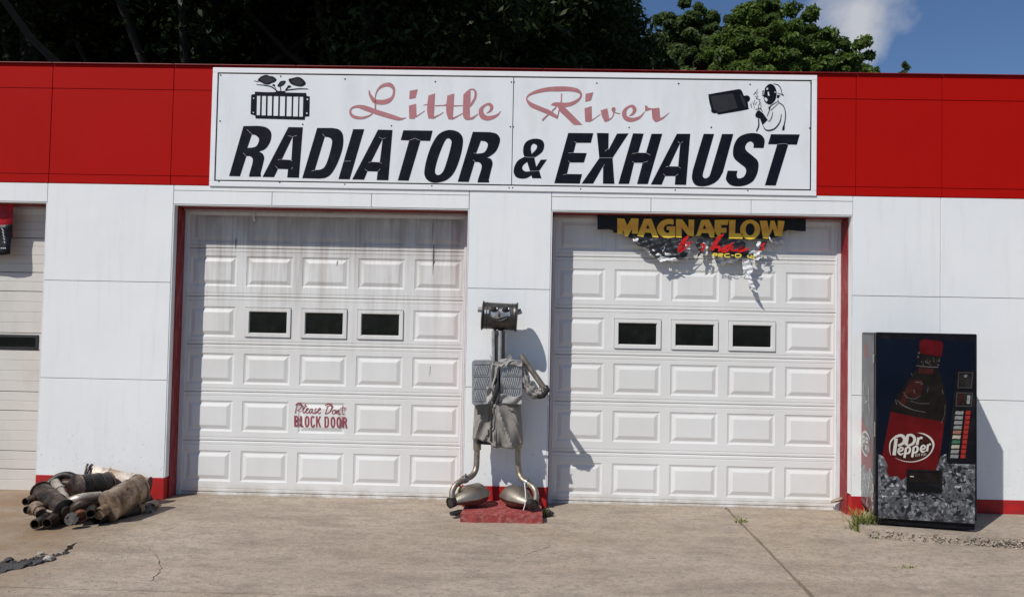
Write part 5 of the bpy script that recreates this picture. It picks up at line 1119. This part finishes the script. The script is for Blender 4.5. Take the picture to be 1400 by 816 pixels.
bracket('pale bent strip below the nozzle of the tan front muffler', [G(118, 709)+Vector((0, 0, .02)), G(130, 706)+Vector((0, 0, .05)), G(136, 703)+Vector((0, 0, .03))], 'palepipe')
bracket('small dark clamp lying nearest the camera in front of the heap', [G(70, 719)+Vector((0, 0, .015)), G(80, 716)+Vector((0, 0, .05)), G(88, 717)+Vector((0, 0, .012))], 'sooty')
bracket('dark strap bent over the long narrow brown muffler', [P(60, 684, -.90), P(66, 676, -.90), P(75, 677, -.93), P(80, 690, -1.0)], 'sooty')
bracket('rusty hanger strap lying on top of the tan front muffler', [P(160, 676, -.90), P(170, 668, -.84), P(182, 668, -.72)], 'orange')
def flange(label, c, nrm_, r, mat):
    t = scrap('pipe_flange', label, 'flange', c); n_ = Vector(nrm_).normalized(); b = MB(); b.tube([c-n_*.006, c+n_*.006], r, 20, hollow=.5); b.build('plate', M[mat], t, smooth=True)
    u = n_.cross(Vector((.3, .2, 1))).normalized(); w = n_.cross(u)
    for a_ in (0, 2.1, 4.2):
        b = MB(); q = c+(u*math.cos(a_)+w*math.sin(a_))*r*.78; b.tube([q-n_*.016, q+n_*.016], .011, 6); b.build('bolt', M['sooty'], t)
flange('rusty bolted flange leaning on the left of the heap, above the stubs', P(48, 676, -.86), (-.4, -1, .3), .055, 'brown')
flange('dark bolted flange standing at the bottom of the heap, left of the orange stub', P(98, 709, -1.22), (.2, -1, .5), .06, 'sooty')
flange('tan bolted flange lying against the end of the pipe at the right tip', P(205, 694, -.55), (.6, -1, .4), .05, 'tan')
bent('straight_pipe', 'thin bare rod sticking out of the left side of the heap', [P(40, 691, -1.0), P(72, 700, -1.15)], .012, 'palepipe', hollow=0)
bent('bent_pipe', 'thin curled wire rod in front of the heap', [G(92, 714)+Vector((0, 0, .02)), G(104, 713)+Vector((0, 0, .06)), G(118, 711)+Vector((0, 0, .03)), G(140, 708)+Vector((0, 0, .02))], .008, 'brown', hollow=0)
bent('straight_pipe', 'short sooty stub beside the nozzle of the tan front muffler', [P(124, 702, -1.16), P(128, 690, -.95)], .042, 'sooty')
# black bit of rubber beside the plinth
b = MB(); b.tube([G(744, 706)+Vector((0, 0, .03)), G(750, 705)+Vector((0, 0, .035)), G(755.5, 706)+Vector((0, 0, .025))], [.03, .036, .022], 8); tag(b.build('rubber_scrap', M['rubber'], loc=G(750, 706), smooth=True), 'black rubber scrap on the concrete right of the red plinth', 'scrap')
b = MB(); b.tube([P(1136, 686, .22), P(1142, 684, .20), P(1152, 681, .21)], [.012, .028, .03], 8, flat=(.7, 1)); tag(b.build('crumpled_leaf', M['tan'], loc=P(1145, 690, .2), smooth=True), 'dry brown scrap caught at the right foot of the cleaner door', 'scrap')

# ------------------------------------------------------------------ weeds
M['grass'] = MAT('weed_grass', (.17, .20, .045), .6, 0, .45, 25)
M['drygrass'] = MAT('dry_grass', (.33, .28, .13), .7, 0, .35, 25)
def tuft(cx, cy, n, h, spread, label, seedv, broad=1.0):
    rnd = random.Random(seedv); c = G(cx, cy); t = thing('weed_tuft', label, 'weed', c, 'weeds in the cracks of the apron')
    for nm, mt_, nn in (('blades', 'grass', int(n*.72)), ('dry_blades', 'drygrass', int(n*.28)+1)):
        b = MB()
        for k in range(nn):
            p = c+Vector((rnd.gauss(0, spread), rnd.gauss(0, spread*.5), -.01)); a_ = rnd.random()*6.28; lean = rnd.uniform(.1, .9); hh = h*rnd.uniform(.35, 1); w = rnd.uniform(.003, .007)*broad
            d = Vector((math.cos(a_), math.sin(a_), 0)); s_ = Vector((-d.y, d.x, 0))
            pts = [p+d*(lean*hh*f*f)+Vector((0, 0, hh*(f-.35*lean*f*f))) for f in (0, .35, .7, 1)]; ws = [w*.7, w, w*.75, .0005]
            i = b.add([q for p_, w_ in zip(pts, ws) for q in (p_-s_*w_, p_+s_*w_)])
            for j in range(3): b.f.append((i+2*j, i+2*j+1, i+2*j+3, i+2*j+2))
        o = b.build(nm, M[mt_], t); o['kind'] = 'stuff'
tuft(1183, 725, 240, .28, .062, 'largest grass tuft at the left foot of the vending machine', 3, 1.1)
tuft(1172, 722, 40, .12, .05, 'low grass at the red foot of the wall, left of the largest tuft', 4)
tuft(1205, 733, 28, .08, .06, 'sparse grass along the pad edge under the vending machine', 5)
tuft(743, 706, 26, .16, .025, 'small green weed at the right end of the red plinth', 6, 1.8)
tuft(1015, 713, 26, .07, .04, 'small weed in the joint in front of the cleaner door', 7, 1.6)
tuft(1241, 776, 30, .05, .035, 'lone low weed on open concrete in front of the vending machine', 8, 1.1)
tuft(1009, 706, 10, .04, .02, 'tiny weed at the very top of the joint by the cleaner door', 9, 1.4)

# ------------------------------------------------------------------ trees behind the shop
def leafmat(name, col, var):
    mt, t, bs = new_mat(name); g = t.nodes.new('ShaderNodeNewGeometry')
    wn = t.nodes.new('ShaderNodeTexWhiteNoise'); wn.noise_dimensions = '3D'
    sn = t.nodes.new('ShaderNodeVectorMath'); sn.operation = 'SNAP'; sn.inputs[1].default_value = (.35, .35, .35); t.links.new(g.outputs['Position'], sn.inputs[0]); t.links.new(sn.outputs[0], wn.inputs['Vector'])
    c = ramp(t, wn.outputs['Value'], [(0, tuple(x*(1-var) for x in col)), (1, (col[0]*(1+var*1.2), col[1]*(1+var), col[2]*(1+var*.6)))])
    tr = t.nodes.new('ShaderNodeBsdfTranslucent'); t.links.new(mixc(t, 1.0, c, (1.0, 1.1, .65), 'MULTIPLY'), tr.inputs['Color'])
    t.links.new(c, bs.inputs['Base Color']); bs.inputs['Roughness'].default_value = .45; bs.inputs['Specular IOR Level'].default_value = .16
    ms = t.nodes.new('ShaderNodeMixShader'); ms.inputs[0].default_value = .46; t.links.new(bs.outputs[0], ms.inputs[1]); t.links.new(tr.outputs[0], ms.inputs[2])
    t.links.new(ms.outputs[0], t.nodes['Material Output'].inputs['Surface']); return mt
M['leafdark'] = leafmat('shaded_oak_leaves', (.024, .038, .015), .45)  # shade of the left woods is put into this leaf colour
M['leafshade'] = leafmat('half_shaded_oak_leaves', (.050, .072, .028), .5)  # milder copy of the shade-darkened leaf colour
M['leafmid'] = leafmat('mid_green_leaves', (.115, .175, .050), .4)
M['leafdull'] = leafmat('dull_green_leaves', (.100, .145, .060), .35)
M['bark'] = MAT('grey_brown_bark', (.022, .018, .015), .9, 0, .4, 8, .6, 30)
def leaves(centers, radii, per, size, rng, squash=.75):
    P_ = []
    n = sum(per) if not isinstance(per, int) else per*len(centers)
    cs = np.repeat(np.array(centers), per, axis=0); rs = np.repeat(np.array(radii), per)
    d = rng.normal(size=(len(cs), 3)); d /= np.linalg.norm(d, axis=1)[:, None]; q = rng.random(len(cs))**.45
    p = cs+d*(rs*q)[:, None]*np.array([1, 1, squash])
    nrm_ = d*.7+rng.normal(size=d.shape)*.6+np.array([0, 0, .35]); nrm_ /= np.linalg.norm(nrm_, axis=1)[:, None]
    r_ = rng.normal(size=d.shape); u = np.cross(nrm_, r_); u /= np.linalg.norm(u, axis=1)[:, None]; v = np.cross(nrm_, u)
    s_ = size*(.6+.8*rng.random(len(cs)))[:, None]
    V = np.stack([p-u*s_, p+v*s_*.42-u*s_*.1+nrm_*s_*.12, p+u*s_, p-v*s_*.42-u*s_*.1+nrm_*s_*.12], 1).reshape(-1, 3)
    return V
def leafmesh(name, V, mat):
    n = len(V)//4; me = bpy.data.meshes.new(name); me.vertices.add(n*4); me.vertices.foreach_set('co', V.astype(np.float32).ravel())
    me.loops.add(n*4); me.loops.foreach_set('vertex_index', np.arange(n*4, dtype=np.int32)); me.polygons.add(n)
    me.polygons.foreach_set('loop_start', np.arange(0, n*4, 4, dtype=np.int32)); me.polygons.foreach_set('loop_total', np.full(n, 4, np.int32)); me.update(calc_edges=True); me.materials.append(mat); return me
TG = 'trees behind the shop'
def tree_meshes(seed_, H, rx, rz, zc, mat, nclump, per, lsize, fill_=.35, ry=None, csz=1.0):
    rng = np.random.default_rng(seed_); ry = ry or rx; cs, rs = [], []
    for k in range(nclump):
        d = rng.normal(size=3); d /= np.linalg.norm(d); f = (1-fill_)+fill_*rng.random() if rng.random() > .25 else rng.random()**.6
        wob = 1+.16*math.sin(3.1*d[0]+seed_)+.13*math.sin(4.3*d[1]+2*d[2]+seed_*2)
        cs.append((d[0]*rx*f*wob, d[1]*ry*f*wob, zc+d[2]*rz*f*wob)); rs.append(rx*csz*(.13+.20*rng.random()**1.5))
    crown = leafmesh('crown', leaves(cs, rs, per, lsize, rng), M[mat])
    b = MB(); top = zc+rz*.55; tp = [(math.sin(k*1.3+seed_)*.12*k/2, math.cos(k*1.7+seed_)*.1*k/2, top*k/7) for k in range(8)]; r0_ = .02*H+.06
    b.tube(tp, [r0_*(1-.82*k/7) for k in range(8)], 10)
    for c_ in [cs[i] for i in rng.choice(len(cs), min(26, len(cs)), replace=False)]:
        k = int(rng.integers(2, 7)); s_ = Vector(tp[k]); e = Vector(c_)
        if e.z < s_.z-rz*.5: continue
        mid = (s_+e)/2+Vector((0, 0, -.08*(e-s_).length)); b.tube([s_, mid, e], [r0_*.32*(1-.1*k), r0_*.18, .012], 6, cap=False)
    tm = bpy.data.meshes.new('trunk'); tm.from_pydata([tuple(v) for v in b.v], [], b.f); tm.update(); tm.materials.append(M['bark']); tm.polygons.foreach_set('use_smooth', [True]*len(tm.polygons))
    return crown, tm
def put_tree(name, label, meshes, loc, rot=0, sc=1):
    t = thing(name, label, 'tree', loc, TG); t.rotation_euler.z = rot; t.scale = (sc,)*3
    for nm, me in zip(('crown', 'trunk'), meshes):
        o = bpy.data.objects.new(nm, me); COL.objects.link(o); o.parent = t
BG_ = -.30
tall = tree_meshes(5, 21, 6.2, 6.8, 14.6, 'leafdark', 230, 430, .10, .5)  # upper crowns rise out of view, shaped to shade the foliage below
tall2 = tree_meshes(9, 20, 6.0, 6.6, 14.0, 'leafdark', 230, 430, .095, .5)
mass2 = tree_meshes(15, 15, 4.4, 6.6, 8.2, 'leafshade', 210, 380, .12, .6)
tall3 = tree_meshes(21, 20, 5.6, 6.4, 14.2, 'leafshade', 220, 430, .10, .5)
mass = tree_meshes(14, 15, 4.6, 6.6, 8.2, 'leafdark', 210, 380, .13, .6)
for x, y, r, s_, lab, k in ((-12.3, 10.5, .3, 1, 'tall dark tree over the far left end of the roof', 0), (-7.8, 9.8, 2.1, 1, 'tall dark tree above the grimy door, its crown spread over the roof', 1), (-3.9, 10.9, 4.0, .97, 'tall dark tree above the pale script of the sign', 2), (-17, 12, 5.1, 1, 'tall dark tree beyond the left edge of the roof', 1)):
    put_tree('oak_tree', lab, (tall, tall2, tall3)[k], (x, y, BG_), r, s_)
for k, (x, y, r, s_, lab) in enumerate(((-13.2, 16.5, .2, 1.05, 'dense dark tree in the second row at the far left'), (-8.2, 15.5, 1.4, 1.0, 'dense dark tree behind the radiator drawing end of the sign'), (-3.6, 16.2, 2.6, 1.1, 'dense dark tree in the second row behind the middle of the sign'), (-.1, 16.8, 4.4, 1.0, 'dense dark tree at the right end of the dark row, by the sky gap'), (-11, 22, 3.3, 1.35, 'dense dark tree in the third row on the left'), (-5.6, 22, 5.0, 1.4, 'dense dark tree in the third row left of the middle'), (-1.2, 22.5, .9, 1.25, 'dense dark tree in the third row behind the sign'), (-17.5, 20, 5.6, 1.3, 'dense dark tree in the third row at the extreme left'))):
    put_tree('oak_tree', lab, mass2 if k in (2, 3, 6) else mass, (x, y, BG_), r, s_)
def lit_tree(label, cxp, topp, rp_, Y, seed_, mat, per=150, ncl=110, name='maple_tree', lsize=.105, asp=1.15):
    pc = P(cxp, 100, Y); sc = (P(cxp+1, 100, Y)-pc).length; r = rp_*sc; ztop = P(cxp, topp, Y).z; rz = max(r*asp, (ztop-P(cxp, 112, Y).z)/2+1.2); zc = ztop-rz-BG_
    put_tree(name, label, tree_meshes(seed_, ztop, r*.93, rz*.93, zc, mat, int(ncl*2.6), int(per*.95), lsize*.88, .75, None, .78), (pc.x, Y, BG_))
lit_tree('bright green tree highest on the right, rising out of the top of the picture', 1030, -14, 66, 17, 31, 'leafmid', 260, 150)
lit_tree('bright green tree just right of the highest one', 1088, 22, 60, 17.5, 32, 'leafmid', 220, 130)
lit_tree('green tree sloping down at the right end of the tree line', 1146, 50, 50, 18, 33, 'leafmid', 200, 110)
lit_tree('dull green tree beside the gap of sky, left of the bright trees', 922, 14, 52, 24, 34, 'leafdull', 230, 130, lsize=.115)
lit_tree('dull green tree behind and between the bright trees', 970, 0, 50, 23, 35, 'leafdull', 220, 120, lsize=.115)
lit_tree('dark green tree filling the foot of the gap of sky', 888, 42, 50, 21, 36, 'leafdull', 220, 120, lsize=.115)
lit_tree('small tree top peeping over the roof, second from the right', 1184, 74, 30, 18.5, 37, 'leafmid', 110, 60)
lit_tree('low green tree top just above the roof, right of the sloping tree', 1166, 66, 34, 19.5, 41, 'leafmid', 120, 70)
lit_tree('low green tree top near the end of the tree line, left of the smallest one', 1204, 86, 20, 20, 42, 'leafmid', 90, 40)
lit_tree('smallest tree top peeping over the roof at the right end of the tree line', 1228, 77, 15, 19, 38, 'leafdull', 60, 34, lsize=.12, asp=2)
